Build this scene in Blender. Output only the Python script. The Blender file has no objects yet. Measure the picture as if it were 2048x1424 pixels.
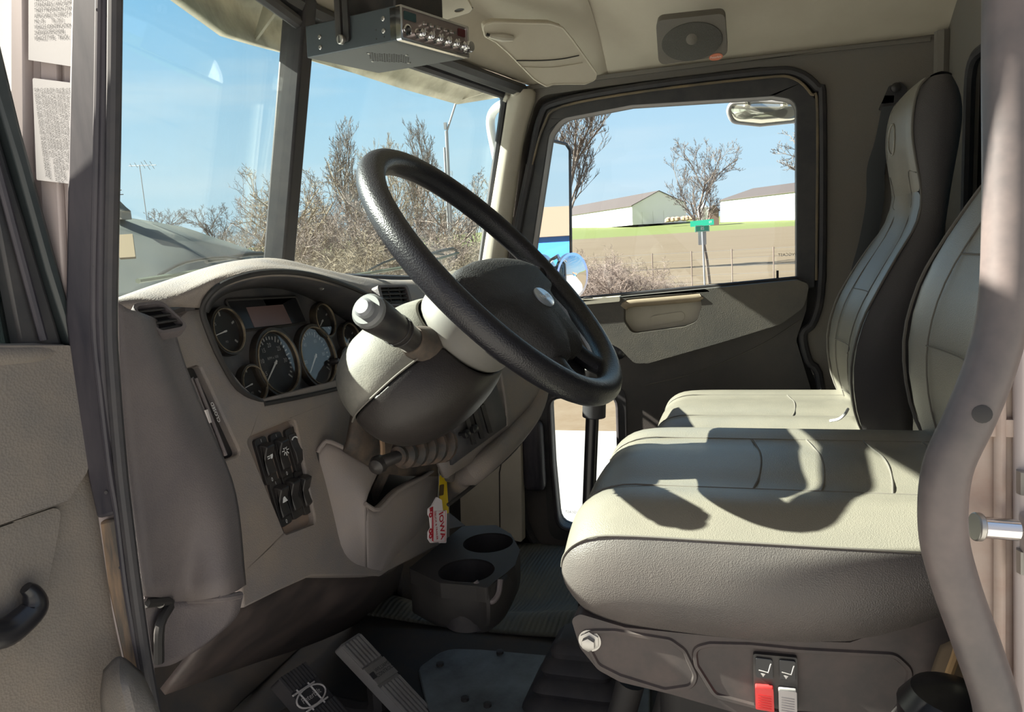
SKY_STRENGTH = 1.0; SUN_ENERGY = 24; SUN_EL = 35.5; SUN_AZ = 6.5; EXPO = 0.18
import bpy, bmesh, math, random
from mathutils import Vector as V, Matrix
from mathutils.geometry import tessellate_polygon
SC = bpy.context.scene
COL = SC.collection
GZ = 2.2                      # eye height above the concrete; all numbers below are relative to the eye
# ------------------------------------------------------------------ camera
FP = 1500.0
_y, _p, _o = math.radians(17.6), math.radians(8.4), math.radians(3.5)
CF = V((-math.sin(_y)*math.cos(_p), math.cos(_y)*math.cos(_p), -math.sin(_p)))
_r0 = V((math.cos(_y), math.sin(_y), 0)); _u0 = _r0.cross(CF)
CR = _r0*math.cos(_o) - _u0*math.sin(_o)
CU = _u0*math.cos(_o) + _r0*math.sin(_o)
def ray(px, py): return CF + CR*((px-1024)/FP) + CU*((712-py)/FP)
def P(px, py, x=None, y=None, z=None, d=None):
    """survey point: where the sight line through a photo pixel meets a known plane of the cab"""
    v = ray(px, py)
    t = x/v.x if x is not None else y/v.y if y is not None else z/v.z if z is not None else d
    return v*t
class Frame:
    def __init__(s, o, ex, ey):
        s.o = V(o); s.ex = V(ex).normalized(); s.n = s.ex.cross(V(ey)).normalized(); s.ey = s.n.cross(s.ex)
    def at(s, u, v, w=0): return s.o + s.ex*u + s.ey*v + s.n*w
    def px(s, a, b):
        r = ray(a, b); t = s.o.dot(s.n)/r.dot(s.n); p = r*t - s.o
        return (p.dot(s.ex), p.dot(s.ey))
    def poly(s, pts): return [s.px(*q) for q in pts]
    def up(s, w): return Frame(s.o + s.n*w, s.ex, s.ey)
# ------------------------------------------------------------------ shapes: (verts, faces)
def join(*ms):
    v, f = [], []
    for a, b in ms:
        k = len(v); v += [V(q) for q in a]; f += [tuple(i+k for i in q) for q in b]
    return v, f
def cr(p0, p1, p2, p3, t):
    return 0.5*((2*p1)+(p2-p0)*t+(2*p0-5*p1+4*p2-p3)*t*t+(3*p1-p0-3*p2+p3)*t**3)
def smooth(pts, k, closed=False):
    pts = [V(p) for p in pts]; n = len(pts); out = []
    if k <= 1: return pts
    for i in range(n if closed else n-1):
        if closed: a, b, c, d = pts[i-1], pts[i], pts[(i+1) % n], pts[(i+2) % n]
        else:
            b, c = pts[i], pts[i+1]
            a = pts[i-1] if i else b*2-c
            d = pts[i+2] if i+2 < n else c*2-b
        for j in range(k): out.append(cr(a, b, c, d, j/k))
    if not closed: out.append(pts[-1])
    return out
def loft(rings, closed=True, caps=True, loop=False):
    v = [V(p) for r in rings for p in r]; n = len(rings[0]); f = []
    m = len(rings)
    for i in range(m if loop else m-1):
        a, b = i*n, ((i+1) % m)*n
        for j in range(n if closed else n-1):
            k = (j+1) % n; f.append((a+j, a+k, b+k, b+j))
    if caps and closed and not loop:
        f.append(tuple(range(n-1, -1, -1))); f.append(tuple(range((m-1)*n, m*n)))
    return v, f
def grid(rows, ku=4, kv=4):
    rows = [smooth(r, ku) for r in rows]
    cols = [smooth([r[j] for r in rows], kv) for j in range(len(rows[0]))]
    R2 = [[c[i] for c in cols] for i in range(len(cols[0]))]
    return loft(R2, closed=False, caps=False)
def tube(path, r, n=10, k=1, closed=False, up=None, flat=1.0):
    path = smooth(path, k, closed); m = len(path)
    if isinstance(r, (list, tuple)):
        rr = []
        for i in range(m):
            t = i/(m-1)*(len(r)-1); a = min(int(t), len(r)-2); rr.append(r[a]+(r[a+1]-r[a])*(t-a))
    else: rr = [r]*m
    rings = []; nrm = None
    for i in range(m):
        a = path[i-1] if (i or closed) else path[i]; b = path[(i+1) % m] if (i+1 < m or closed) else path[i]
        t = (b-a).normalized()
        if nrm is None:
            nrm = V(up) if up else (V((0, 0, 1)) if abs(t.z) < .9 else V((1, 0, 0)))
        nrm = (nrm - t*nrm.dot(t)).normalized(); bn = t.cross(nrm)
        rings.append([path[i] + (nrm*math.cos(q)*flat + bn*math.sin(q))*rr[i] for q in [2*math.pi*j/n for j in range(n)]])
    return loft(rings, True, not closed, closed)
def cyl(a, b, r, r2=None, n=20): return tube([a, b], [r, r if r2 is None else r2], n)
def lathe(prof, o, ax, n=28, caps=True):
    ax = V(ax).normalized(); e = V((0, 0, 1)) if abs(ax.z) < .9 else V((1, 0, 0))
    e = (e-ax*e.dot(ax)).normalized(); g = ax.cross(e)
    return loft([[V(o)+ax*h+(e*math.cos(q)+g*math.sin(q))*r for q in [2*math.pi*j/n for j in range(n)]] for r, h in prof], True, caps)
def box(c, s, fr=None):
    c = V(c); hx, hy, hz = s[0]/2, s[1]/2, s[2]/2
    pts = [(x, y, z) for z in (-hz, hz) for x, y in ((-hx, -hy), (hx, -hy), (hx, hy), (-hx, hy))]
    if fr: v = [c + fr.ex*x + fr.ey*y + fr.n*z for x, y, z in pts]
    else: v = [c + V(p) for p in pts]
    return v, [(3, 2, 1, 0), (4, 5, 6, 7), (0, 1, 5, 4), (1, 2, 6, 5), (2, 3, 7, 6), (3, 0, 4, 7)]
def rnd(poly, r, n=5):
    """round the corners of a 2D polygon"""
    out = []; m = len(poly)
    for i in range(m):
        rr = r[i] if isinstance(r, (list, tuple)) else r
        a, b, c = V(poly[i-1][:2]), V(poly[i][:2]), V(poly[(i+1) % m][:2])
        d1, d2 = a-b, c-b; l1, l2 = d1.length, d2.length
        if rr <= 0 or l1 < 1e-6 or l2 < 1e-6: out.append((b.x, b.y)); continue
        cs = max(-1, min(1, d1.dot(d2)/l1/l2)); ang = math.acos(cs)
        t = min(rr/max(math.tan(ang/2), .05), l1*.49, l2*.49)
        p, q = b+d1/l1*t, b+d2/l2*t
        for j in range(n+1):
            s = j/n; w = p*(1-s)**2 + b*2*s*(1-s) + q*s*s; out.append((w.x, w.y))
    return out
def area(p): return sum(p[i-1][0]*p[i][1]-p[i][0]*p[i-1][1] for i in range(len(p)))
def plate(fr, outer, holes=(), w0=-.01, w1=0.0):
    loops = [outer if area(outer) > 0 else outer[::-1]] + [h if area(h) < 0 else h[::-1] for h in holes]
    flat = [q for l in loops for q in l]; n = len(flat)
    tri = tessellate_polygon([[V((q[0], q[1], 0)) for q in l] for l in loops])
    v = [fr.at(q[0], q[1], w1) for q in flat] + [fr.at(q[0], q[1], w0) for q in flat]; f = []
    for t in tri:
        a, b, c = [flat[i] for i in t]
        if (b[0]-a[0])*(c[1]-a[1])-(b[1]-a[1])*(c[0]-a[0]) < 0: t = t[::-1]
        f.append(tuple(t)); f.append(tuple(i+n for i in t[::-1]))
    k = 0
    for l in loops:
        m = len(l)
        for i in range(m): f.append((k+i, k+i+n, k+(i+1) % m+n, k+(i+1) % m))
        k += m
    return v, f
def ell(cx, cy, a, b=None, n=32, rot=0):
    b = a if b is None else b; c, s = math.cos(rot), math.sin(rot)
    return [(cx+a*math.cos(q)*c-b*math.sin(q)*s, cy+a*math.cos(q)*s+b*math.sin(q)*c) for q in [2*math.pi*i/n for i in range(n)]]
def rect(x0, y0, x1, y1, r=0, n=4):
    p = [(x0, y0), (x1, y0), (x1, y1), (x0, y1)]
    return rnd(p, r, n) if r else p
def text(s, size, fr, u=0, v=0, w=0.0004, ang=0, align='CENTER', mirror=False, sx=1.0, bold=0):
    cu = bpy.data.curves.new('t', 'FONT'); cu.body = s; cu.size = size; cu.align_x = align; cu.align_y = 'CENTER'
    cu.resolution_u = 2; cu.space_line = .92; cu.offset = bold
    o = bpy.data.objects.new('t', cu); COL.objects.link(o)
    dg = bpy.context.evaluated_depsgraph_get(); me = bpy.data.meshes.new_from_object(o.evaluated_get(dg))
    c, sn = math.cos(ang), math.sin(ang); vv = []
    for q in me.vertices:
        x, y = q.co.x*sx*(-1 if mirror else 1), q.co.y
        vv.append(fr.at(u+x*c-y*sn, v+x*sn+y*c, w))
    ff = [tuple(p.vertices) for p in me.polygons]
    bpy.data.objects.remove(o); bpy.data.curves.remove(cu); bpy.data.meshes.remove(me)
    return vv, ff
# ------------------------------------------------------------------ objects
ROOTS = {}
def setp(o, label=None, cat=None, group=None, kind=None):
    if label: o['label'] = label
    if cat: o['category'] = cat
    if group: o['group'] = group
    if kind: o['kind'] = kind
    return o
def thing(name, loc, label=None, cat=None, group=None, kind=None):
    o = bpy.data.objects.new(name, None); COL.objects.link(o); o.location = loc; o.empty_display_size = .03
    ROOTS[o] = V(loc)
    return setp(o, label, cat, group, kind)
def rootloc(o):
    while o.parent: o = o.parent
    return ROOTS[o]
def mesh(name, vf, mat, parent=None, smooth_=True, ang=35, bev=0, bseg=2, sub=0, sol=0, off=-1, label=None, cat=None, group=None, kind=None, vis=True):
    v, f = vf
    v = [V(q) for q in v]
    if parent is None:
        lo = V([min(q[i] for q in v) for i in range(3)]); hi = V([max(q[i] for q in v) for i in range(3)])
        o0 = V(((lo.x+hi.x)/2, (lo.y+hi.y)/2, lo.z))
    else: o0 = rootloc(parent)
    me = bpy.data.meshes.new(name); me.from_pydata([q-o0 for q in v], [], f)
    bm = bmesh.new(); bm.from_mesh(me); bmesh.ops.recalc_face_normals(bm, faces=bm.faces)
    if smooth_:
        for q in bm.faces: q.smooth = True
        ca = math.radians(ang)
        for e in bm.edges:
            if len(e.link_faces) == 2 and e.calc_face_angle(0) > ca: e.smooth = False
    bm.to_mesh(me); bm.free()
    me.materials.append(mat)
    o = bpy.data.objects.new(name, me); COL.objects.link(o)
    if parent is None: o.location = o0; ROOTS[o] = o0
    else: o.parent = parent
    if sol: m = o.modifiers.new('s', 'SOLIDIFY'); m.thickness = sol; m.offset = off
    if bev: m = o.modifiers.new('b', 'BEVEL'); m.width = bev; m.segments = bseg; m.limit_method = 'ANGLE'; m.angle_limit = math.radians(40)
    if sub: m = o.modifiers.new('u', 'SUBSURF'); m.levels = sub; m.render_levels = sub
    if bev or sub or sol:
        for p in me.polygons: p.use_smooth = smooth_
    return setp(o, label, cat, group, kind)
# ------------------------------------------------------------------ materials
def lin(c): return tuple(((x/255+.055)/1.055)**2.4 if x > 10 else x/255/12.92 for x in c) + (1,)
def mat(name, c, rough=.55, metal=0, dust=None, damt=.5, dscale=9, bump=0, bscale=350, spec=.5, c2=None, coat=0, wave=None, streak=None):
    m = bpy.data.materials.new(name); m.use_nodes = True; N = m.node_tree.nodes; L = m.node_tree.links
    b = N['Principled BSDF']; b.inputs['Roughness'].default_value = rough; b.inputs['Metallic'].default_value = metal
    b.inputs['Specular IOR Level'].default_value = spec; b.inputs['Coat Weight'].default_value = coat
    c = lin(c) if max(c) > 1 else tuple(c)+(1,)
    b.inputs['Base Color'].default_value = c
    tc = N.new('ShaderNodeTexCoord').outputs['Object']
    if dust:
        n1 = N.new('ShaderNodeTexNoise'); n1.inputs['Scale'].default_value = dscale; n1.inputs['Detail'].default_value = 6; n1.inputs['Roughness'].default_value = .65
        if streak:
            mp = N.new('ShaderNodeMapping'); mp.inputs['Scale'].default_value = streak; L.new(tc, mp.inputs[0]); L.new(mp.outputs[0], n1.inputs['Vector'])
        else: L.new(tc, n1.inputs['Vector'])
        rp = N.new('ShaderNodeValToRGB'); rp.color_ramp.elements[0].position = .38; rp.color_ramp.elements[1].position = .68
        L.new(n1.outputs['Fac'], rp.inputs[0])
        mu = N.new('ShaderNodeMath'); mu.operation = 'MULTIPLY'; mu.inputs[1].default_value = damt; L.new(rp.outputs[0], mu.inputs[0])
        mx = N.new('ShaderNodeMix'); mx.data_type = 'RGBA'; L.new(mu.outputs[0], mx.inputs['Factor'])
        mx.inputs['A'].default_value = c; mx.inputs['B'].default_value = lin(dust)
        L.new(mx.outputs['Result'], b.inputs['Base Color'])
        mr = N.new('ShaderNodeMath'); mr.operation = 'MULTIPLY_ADD'; mr.inputs[1].default_value = .35; mr.inputs[2].default_value = rough
        L.new(mu.outputs[0], mr.inputs[0]); L.new(mr.outputs[0], b.inputs['Roughness'])
    if bump or wave:
        bp = N.new('ShaderNodeBump'); bp.inputs['Strength'].default_value = bump or .6; bp.inputs['Distance'].default_value = .002
        if wave:
            t = N.new('ShaderNodeTexWave'); t.inputs['Scale'].default_value = wave[0]; t.bands_direction = wave[1]; t.inputs['Distortion'].default_value = wave[2]; t.inputs['Detail'].default_value = 1; o = t.outputs['Fac']; bp.inputs['Distance'].default_value = .004
        else:
            t = N.new('ShaderNodeTexVoronoi'); t.inputs['Scale'].default_value = bscale; o = t.outputs['Distance']
        L.new(tc, t.inputs['Vector']); L.new(o, bp.inputs['Height']); L.new(bp.outputs[0], b.inputs['Normal'])
    return m
def glass(name, tint, refl=.03, haze=0):
    m = bpy.data.materials.new(name); m.use_nodes = True; N = m.node_tree.nodes; L = m.node_tree.links
    N.remove(N['Principled BSDF']); out = N['Material Output']
    t = N.new('ShaderNodeBsdfTransparent'); t.inputs[0].default_value = tuple(tint)+(1,)
    g = N.new('ShaderNodeBsdfGlossy'); g.inputs['Roughness'].default_value = .02
    lw = N.new('ShaderNodeLayerWeight'); pw = N.new('ShaderNodeMath'); pw.operation = 'POWER'; pw.inputs[1].default_value = 5; L.new(lw.outputs['Facing'], pw.inputs[0])
    ma = N.new('ShaderNodeMath'); ma.operation = 'MULTIPLY_ADD'; ma.inputs[1].default_value = .6; ma.inputs[2].default_value = refl; L.new(pw.outputs[0], ma.inputs[0])
    mx = N.new('ShaderNodeMixShader'); L.new(ma.outputs[0], mx.inputs[0]); L.new(t.outputs[0], mx.inputs[1]); L.new(g.outputs[0], mx.inputs[2])
    if haze:
        df = N.new('ShaderNodeBsdfDiffuse'); df.inputs[0].default_value = (.8, .8, .78, 1)
        nz = N.new('ShaderNodeTexNoise'); nz.inputs['Scale'].default_value = 3.5; nz.inputs['Detail'].default_value = 8; nz.inputs['Roughness'].default_value = .7
        L.new(N.new('ShaderNodeTexCoord').outputs['Object'], nz.inputs['Vector'])
        mr = N.new('ShaderNodeMapRange'); mr.inputs['From Min'].default_value = .35; mr.inputs['From Max'].default_value = .75; mr.inputs['To Max'].default_value = haze; L.new(nz.outputs['Fac'], mr.inputs['Value'])
        m2 = N.new('ShaderNodeMixShader'); L.new(mr.outputs[0], m2.inputs[0]); L.new(mx.outputs[0], m2.inputs[1]); L.new(df.outputs[0], m2.inputs[2]); mx = m2
    L.new(mx.outputs[0], out.inputs[0]); return m
DUST = (172, 152, 128)
M = {}
def dm(k, *a, **kw): M[k] = mat(k, *a, **kw)
dm('dash', (.205, .187, .186), .62, dust=DUST, damt=.38, dscale=7, bump=.22, bscale=420)
dm('dash_end', (.118, .105, .114), .6, dust=(150, 138, 130), damt=.3, dscale=5, bump=.22, bscale=420)
dm('knee', (.25, .228, .232), .6, dust=DUST, damt=.3, dscale=6, bump=.12, bscale=500)
dm('cluster', (.045, .047, .055), .5, dust=(120, 112, 108), damt=.45, dscale=14)
dm('black', (.018, .018, .02), .4, dust=(90, 80, 72), damt=.3, dscale=20)
dm('blackgloss', (.012, .012, .015), .3)
dm('door_low', (.06, .056, .056), .65, dust=(120, 110, 100), damt=.2, dscale=5, bump=.2, bscale=420)
dm('dark', (.020, .019, .02), .6, dust=(84, 78, 72), damt=.22, dscale=9)
dm('rubber', (.022, .022, .027), .55, dust=(92, 84, 80), damt=.25, dscale=16)
dm('seal', (.024, .023, .032), .5, dust=(104, 96, 98), damt=.3, dscale=10, streak=(3, 3, .6))
dm('wheel', (.012, .012, .016), .36, bump=.22, bscale=480)
dm('hub', (.032, .032, .034), .62, bump=.5, bscale=420, spec=.3)
dm('dusty_sunlit_shroud', (.12, .117, .105), .6, dust=(190, 186, 172), damt=.5, dscale=6, bump=.1, bscale=500)  # dusty charcoal, also paled to paint the sun on the upper half
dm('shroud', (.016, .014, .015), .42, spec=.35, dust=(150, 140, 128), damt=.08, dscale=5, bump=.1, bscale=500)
dm('bracket', (.045, .04, .038), .6, dust=(124, 106, 90), damt=.55, dscale=22)
dm('ceiling', (.52, .47, .385), .85, dust=(140, 126, 106), damt=.18, dscale=5)
dm('wall', (.15, .14, .127), .75, dust=(124, 112, 98), damt=.3, dscale=6, bump=.15, bscale=380)
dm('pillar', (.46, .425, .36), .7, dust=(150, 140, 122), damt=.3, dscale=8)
dm('door', (.085, .08, .074), .65, dust=(140, 128, 112), damt=.25, dscale=6, bump=.2, bscale=420)
dm('door_near', (.125, .117, .11), .62, dust=DUST, damt=.28, dscale=4, bump=.2, bscale=420)
dm('frame', (.024, .025, .029), .45, dust=(104, 98, 92), damt=.22, dscale=12)
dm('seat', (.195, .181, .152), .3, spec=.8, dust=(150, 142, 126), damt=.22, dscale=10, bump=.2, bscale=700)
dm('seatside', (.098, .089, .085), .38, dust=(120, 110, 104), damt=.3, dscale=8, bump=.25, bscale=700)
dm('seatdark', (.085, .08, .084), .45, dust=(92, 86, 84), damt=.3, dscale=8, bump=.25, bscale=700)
dm('seam', (.14, .128, .112), .7)
dm('skirt', (.045, .038, .038), .5, dust=(120, 104, 98), damt=.35, dscale=13)
dm('floor', (.022, .024, .026), .75, dust=(84, 74, 64), damt=.6, dscale=7)
dm('ribmat', (.035, .038, .036), .7, dust=(92, 90, 78), damt=.5, dscale=6)
dm('plate', (.15, .175, .185), .55, dust=(44, 44, 46), damt=.6, dscale=7, metal=.2)
dm('pedal', (.27, .262, .26), .5, metal=.45, dust=(120, 110, 104), damt=.4, dscale=14)
dm('chrome', (.75, .75, .76), .14, metal=1)
dm('steel', (.45, .44, .42), .35, metal=.9)
dm('cb', (.05, .06, .068), .5, metal=.3, bump=.06, bscale=900)
dm('cbface', (.3, .25, .24), .3, metal=.7)
dm('jamb', (.46, .405, .40), .38, dust=(150, 130, 120), damt=.35, dscale=7, streak=(4, 4, .5))
dm('paint', (.78, .78, .77), .3, coat=.5)
dm('rust', (.52, .44, .39), .6, dust=(150, 100, 72), damt=.45, dscale=10)
dm('sticker', (.42, .41, .41), .5, dust=(158, 152, 148), damt=.2, dscale=20)
dm('ink', (.03, .03, .035), .6)
dm('white', (.75, .75, .74), .5)
dm('marks', (.42, .42, .41), .5)
dm('dialwhite', (.8, .8, .78), .5)
dm('dial', (.02, .022, .026), .5, dust=(70, 68, 66), damt=.35, dscale=30)
dm('screen', (.012, .012, .014), .2)
dm('lcd', (.15, .095, .09), .35)
dm('greenlcd', (.02, .05, .055), .2)
dm('redlcd', (.07, .008, .012), .2)
dm('red', (.78, .05, .05), .45)
dm('switchgrey', (.5, .47, .46), .5)
dm('yellow', (.86, .62, .02), .45)
dm('tagwhite', (.85, .8, .82), .4)
dm('tagred', (.5, .01, .03), .45)
dm('stalkgrey', (.13, .135, .135), .45)
dm('rope', (.42, .27, .13), .9)
dm('canvas', (.13, .095, .06), .9)
dm('handle', (.07, .064, .066), .4, dust=(170, 150, 142), damt=.3, dscale=6)
dm('belt', (.045, .05, .055), .7)
dm('visorext', (.55, .48, .37), .5, dust=(92, 92, 76), damt=.55, dscale=9)
dm('badge', (.5, .56, .66), .25, metal=.6)
dm('orange', (.6, .2, .12), .5)
# outdoors
dm('concrete', (.33, .322, .305), .9, dust=(146, 141, 130), damt=.4, dscale=.6)
dm('fieldm', (.122, .092, .054), .95, dust=(80, 64, 43), damt=.55, dscale=.5, streak=(.15, 1.5, 1))
dm('bank', (.15, .113, .072), .95, dust=(92, 74, 50), damt=.6, dscale=2.5)
dm('grass', (.10, .135, .022), .95, dust=(92, 90, 46), damt=.4, dscale=.2)
dm('barnwhite', (.8, .8, .8), .6)
dm('barnroof', (.075, .06, .055), .7)
dm('bark', (.165, .138, .118), .95)
dm('barkred', (.25, .2, .175), .95)
dm('barktan', (.28, .232, .17), .95)
dm('houseroof', (.05, .062, .06), .8, dust=(84, 88, 80), damt=.3, dscale=.6)
dm('housewall', (.2, .19, .17), .8)
dm('tan', (.13, .085, .03), .8)
dm('signgreen', (.0, .3, .19), .4)
dm('galv', (.36, .38, .4), .5, metal=.5)
dm('blue', (.02, .14, .5), .5)
dm('brownroof', (.17, .125, .09), .9)
dm('mirror', (.92, .93, .93), .01, metal=1)
M['glassfront'] = glass('windshield glass', (.90, .955, .95), haze=.045)
M['glass'] = glass('side glass', (.93, .96, .97))
M['glassdark'] = glass('dark tinted glass', (.1, .125, .13))
M['lens'] = glass('clear gauge lens', (.95, .95, .95))
# ================================================================== camera, daylight
cam = bpy.data.cameras.new('camera'); cam.sensor_width = 36; cam.lens = FP/2048*36; cam.clip_start = .02; cam.clip_end = 3000
co = bpy.data.objects.new('camera', cam); COL.objects.link(co); SC.camera = co
mw = Matrix((CR, CU, -CF)).transposed().to_4x4(); mw.translation = V((0, 0, 0)); co.matrix_world = mw
ROOTS[co] = V((0, 0, 0))
W = bpy.data.worlds.new('sky'); SC.world = W; W.use_nodes = True; N = W.node_tree.nodes; L = W.node_tree.links
bg = N['Background']; tc = N.new('ShaderNodeTexCoord'); sx = N.new('ShaderNodeSeparateXYZ'); L.new(tc.outputs['Generated'], sx.inputs[0])
rp = N.new('ShaderNodeValToRGB'); L.new(sx.outputs['Z'], rp.inputs[0])
E_ = rp.color_ramp.elements
E_[0].position = 0.0; E_[0].color = (.62, .80, .90, 1); E_[1].position = .75; E_[1].color = (.10, .33, .70, 1)
e = E_.new(.12); e.color = (.56, .78, .93, 1); e = E_.new(.3); e.color = (.30, .61, .90, 1)
mpn = N.new('ShaderNodeMapping'); mpn.inputs['Scale'].default_value = (1.6, 1.6, 14); L.new(tc.outputs['Generated'], mpn.inputs[0])
nz = N.new('ShaderNodeTexNoise'); nz.inputs['Scale'].default_value = 1.7; nz.inputs['Detail'].default_value = 5; L.new(mpn.outputs[0], nz.inputs['Vector'])
r2 = N.new('ShaderNodeValToRGB'); r2.color_ramp.elements[0].position = .45; r2.color_ramp.elements[1].position = .8; L.new(nz.outputs['Fac'], r2.inputs[0])
mu = N.new('ShaderNodeMath'); mu.operation = 'MULTIPLY'; mu.inputs[1].default_value = .55; L.new(r2.outputs[0], mu.inputs[0])
mx = N.new('ShaderNodeMix'); mx.data_type = 'RGBA'; L.new(mu.outputs[0], mx.inputs['Factor']); L.new(rp.outputs[0], mx.inputs['A']); mx.inputs['B'].default_value = (.82, .9, .95, 1)
hz_ = N.new('ShaderNodeMapRange'); hz_.inputs['From Min'].default_value = .25; hz_.inputs['From Max'].default_value = -.75; L.new(sx.outputs['Y'], hz_.inputs['Value'])
mh = N.new('ShaderNodeMix'); mh.data_type = 'RGBA'; L.new(hz_.outputs[0], mh.inputs['Factor']); L.new(mx.outputs['Result'], mh.inputs['A']); mh.inputs['B'].default_value = (.50, .49, .52, 1)
L.new(mh.outputs['Result'], bg.inputs[0]); bg.inputs[1].default_value = SKY_STRENGTH
sl = bpy.data.lights.new('sun', 'SUN'); sl.energy = SUN_ENERGY; sl.angle = .0093; sl.color = (1, .93, .80)
so = bpy.data.objects.new('sun', sl); COL.objects.link(so)
_el, _az = math.radians(SUN_EL), math.radians(SUN_AZ)
sd = V((math.cos(_el)*math.cos(_az), math.cos(_el)*math.sin(_az), -math.sin(_el)))       # way the light travels
so.rotation_euler = sd.to_track_quat('-Z', 'Y').to_euler(); so.location = (-8, 0, 6); ROOTS[so] = V(so.location)
SC.view_settings.view_transform = 'Standard'; SC.view_settings.look = 'None'; SC.view_settings.gamma = 1; SC.view_settings.exposure = EXPO
SC.view_settings.use_curve_mapping = False
SC.cycles.max_bounces = 10; SC.cycles.transparent_max_bounces = 16; SC.cycles.diffuse_bounces = 6

# ================================================================== cab shell (kind = structure)
ST = dict(kind='structure')
FD = Frame((0, 2.4, 0), (1, 0, 0), (0, 0, 1))            # passenger side plane, normal towards the driver
open_px = [(1075, 192), (1290, 162), (1522, 134), (1600, 134), (1654, 205), (1653, 560), (1625, 648), (1606, 668), (1624, 746), (1650, 800), (1655, 1150), (1030, 1130), (1030, 820), (1012, 560), (1046, 295)]
opening = rnd(FD.poly(open_px), [.06, 0, 0, .07, .03, .05, .05, .04, .05, .05, .06, .12, .03, .03, .03])
side = [(-.69, .497), (.56, .497), (.56, -1.12), (-1.05, -1.12), (-.86, -.1), (-.70, .475)]
mesh('wall_passenger', plate(FD.up(-.0), side, [opening], -.07, 0), M['wall'], **ST, bev=.006)
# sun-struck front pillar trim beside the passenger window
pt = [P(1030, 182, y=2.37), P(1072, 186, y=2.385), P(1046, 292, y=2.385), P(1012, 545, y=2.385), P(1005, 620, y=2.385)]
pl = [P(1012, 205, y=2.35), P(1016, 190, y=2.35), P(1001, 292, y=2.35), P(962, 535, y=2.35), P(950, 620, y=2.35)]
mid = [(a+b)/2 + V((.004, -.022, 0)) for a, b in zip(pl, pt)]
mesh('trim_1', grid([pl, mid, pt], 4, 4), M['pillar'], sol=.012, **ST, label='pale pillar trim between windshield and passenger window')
# driver side: jamb face and pillar
FJ = Frame((0, .6, 0), (1, 0, 0), (0, 0, 1))
jL = [(120, -60), (112, 300), (130, 700), (170, 900), (215, 1200), (270, 1440)]
jR = [(240, -60), (230, 600), (234, 760), (256, 1020), (278, 1180), (316, 1440)]
def jw(i, n): return 0
out = FJ.poly([(38, -60), (38, 300), (70, 700)] + jL[3:]) + FJ.poly(jR[::-1])
jam = mesh('trim_2', plate(FJ, out, [], -.006, 0), M['jamb'], bev=.004, **ST, label='pinkish bare metal front door jamb with two stickers')
for a, b, w in ((36, 66, .012), (86, 124, .007), (128, 160, .004)):
    mesh('jamb_rib', plate(FJ, FJ.poly([(a+4, -60), (a+4, 300), (a+26, 690), (b+22, 690), (b+2, 300), (b, -60)]), [], -.001, w), M['jamb'], parent=jam, bev=.003)
sealL = [(166, -60), (158, 300), (152, 640), (172, 800), (196, 950), (214, 1030), (232, 1180), (262, 1320), (292, 1440)]
sealR = [(236, -60), (232, 300), (226, 620), (232, 760), (246, 930), (256, 1020), (276, 1180), (296, 1320), (318, 1440)]
up_ = 6
mesh('rubber_seal', plate(FJ, FJ.poly(sealL[:up_]+sealR[:up_][::-1]), [], .002, .014), M['seal'], parent=jam, bev=.004)
mesh('sill_strip', plate(FJ, FJ.poly([(214, 1036)]+sealL[6:]+sealR[6:][::-1]+[(256, 1028)]), [], .002, .010), mat('worn jamb strip', (.09, .08, .072), .5, dust=(176, 142, 108), damt=.85, dscale=7, streak=(5, 5, .8)), parent=jam, bev=.003)
def pxtube(pts, r, y, k=4, **kw): return tube([P(a, b, y=y) for a, b in pts], r, 10, k, **kw)
mesh('seal_bead', pxtube([(a-5, b) for a, b in sealR], .0065, .588), M['rubber'], parent=jam)
mesh('seal_bead', pxtube([((a+c)/2, (b+d)/2) for (a, b), (c, d) in zip(sealL, sealR)], .004, .587), M['seal'], parent=jam)
for a, b in ((196, 20), (188, 530), (241, 1135), (212, 985)):
    mesh('screw_hole', cyl(P(a, b, y=.589), P(a, b, y=.584), .0018, n=12), M['black'], parent=jam)
mesh('wall_driver', plate(FJ.up(-.05), [(.20, .6), (.6, .6), (.6, -1.0), (.20, -1.0)], [], -.03, 0), M['wall'], **ST)
# windshield halves, their gaskets and the centre post
Tc, Bc, Tp, Bp = V((-.921, 1.5, .50)), V((-1.04, 1.5, -.04)), V((-.705, 2.37, .468)), V((-.85, 2.37, -.115))
Td, Bd = V((-.705, .63, .468)), V((-.85, .63, -.115))
def pane(nm, a, b, c, d, label):
    fr = Frame(a, b-a, d-a); q = [((p-a).dot(fr.ex), (p-a).dot(fr.ey)) for p in (a, b, c, d)]
    t = thing(nm, a, label, None, None, 'structure')
    mesh('glass_pane', plate(fr, rnd(q, .03), [], -.003, .003), M['glassfront'], parent=t)
    q2 = rnd(q, .035); ring = [fr.at(u, v) for u, v in q2]
    mesh('rubber_gasket', tube(ring, .014, 8, 1, True), M['rubber'], parent=t)
    return t, fr
w1, fw1 = pane('window_1', Bd, Bc, Tc, Td, 'left windshield half above the gauges')
f0 = [((p-Bd).dot(fw1.ex), (p-Bd).dot(fw1.ey)) for p in (Bd, Td)]
k0 = .105
mesh('shading_border', plate(fw1, [(f0[0][0]-.01, f0[0][1]-.01), (f0[0][0]+k0, f0[0][1]-.01), (f0[1][0]+k0, f0[1][1]+.01), (f0[1][0]-.01, f0[1][1]+.01)], [], -.012, .012), M['frame'], parent=w1)  # wide hidden border, added to cast shade on the near cushion edge
w2, fw2 = pane('window_2', Bc, Bp, Tp, Tc, 'right windshield half behind the steering wheel')
post = tube([V((-1.03, 1.5, -.08)), V((-.915, 1.5, .53))], .024, 4, 1, up=(0, 1, 0))
fp_ = Frame((-.97, 1.5, .22), (0, 1, 0), (Tc-Bc))
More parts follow.
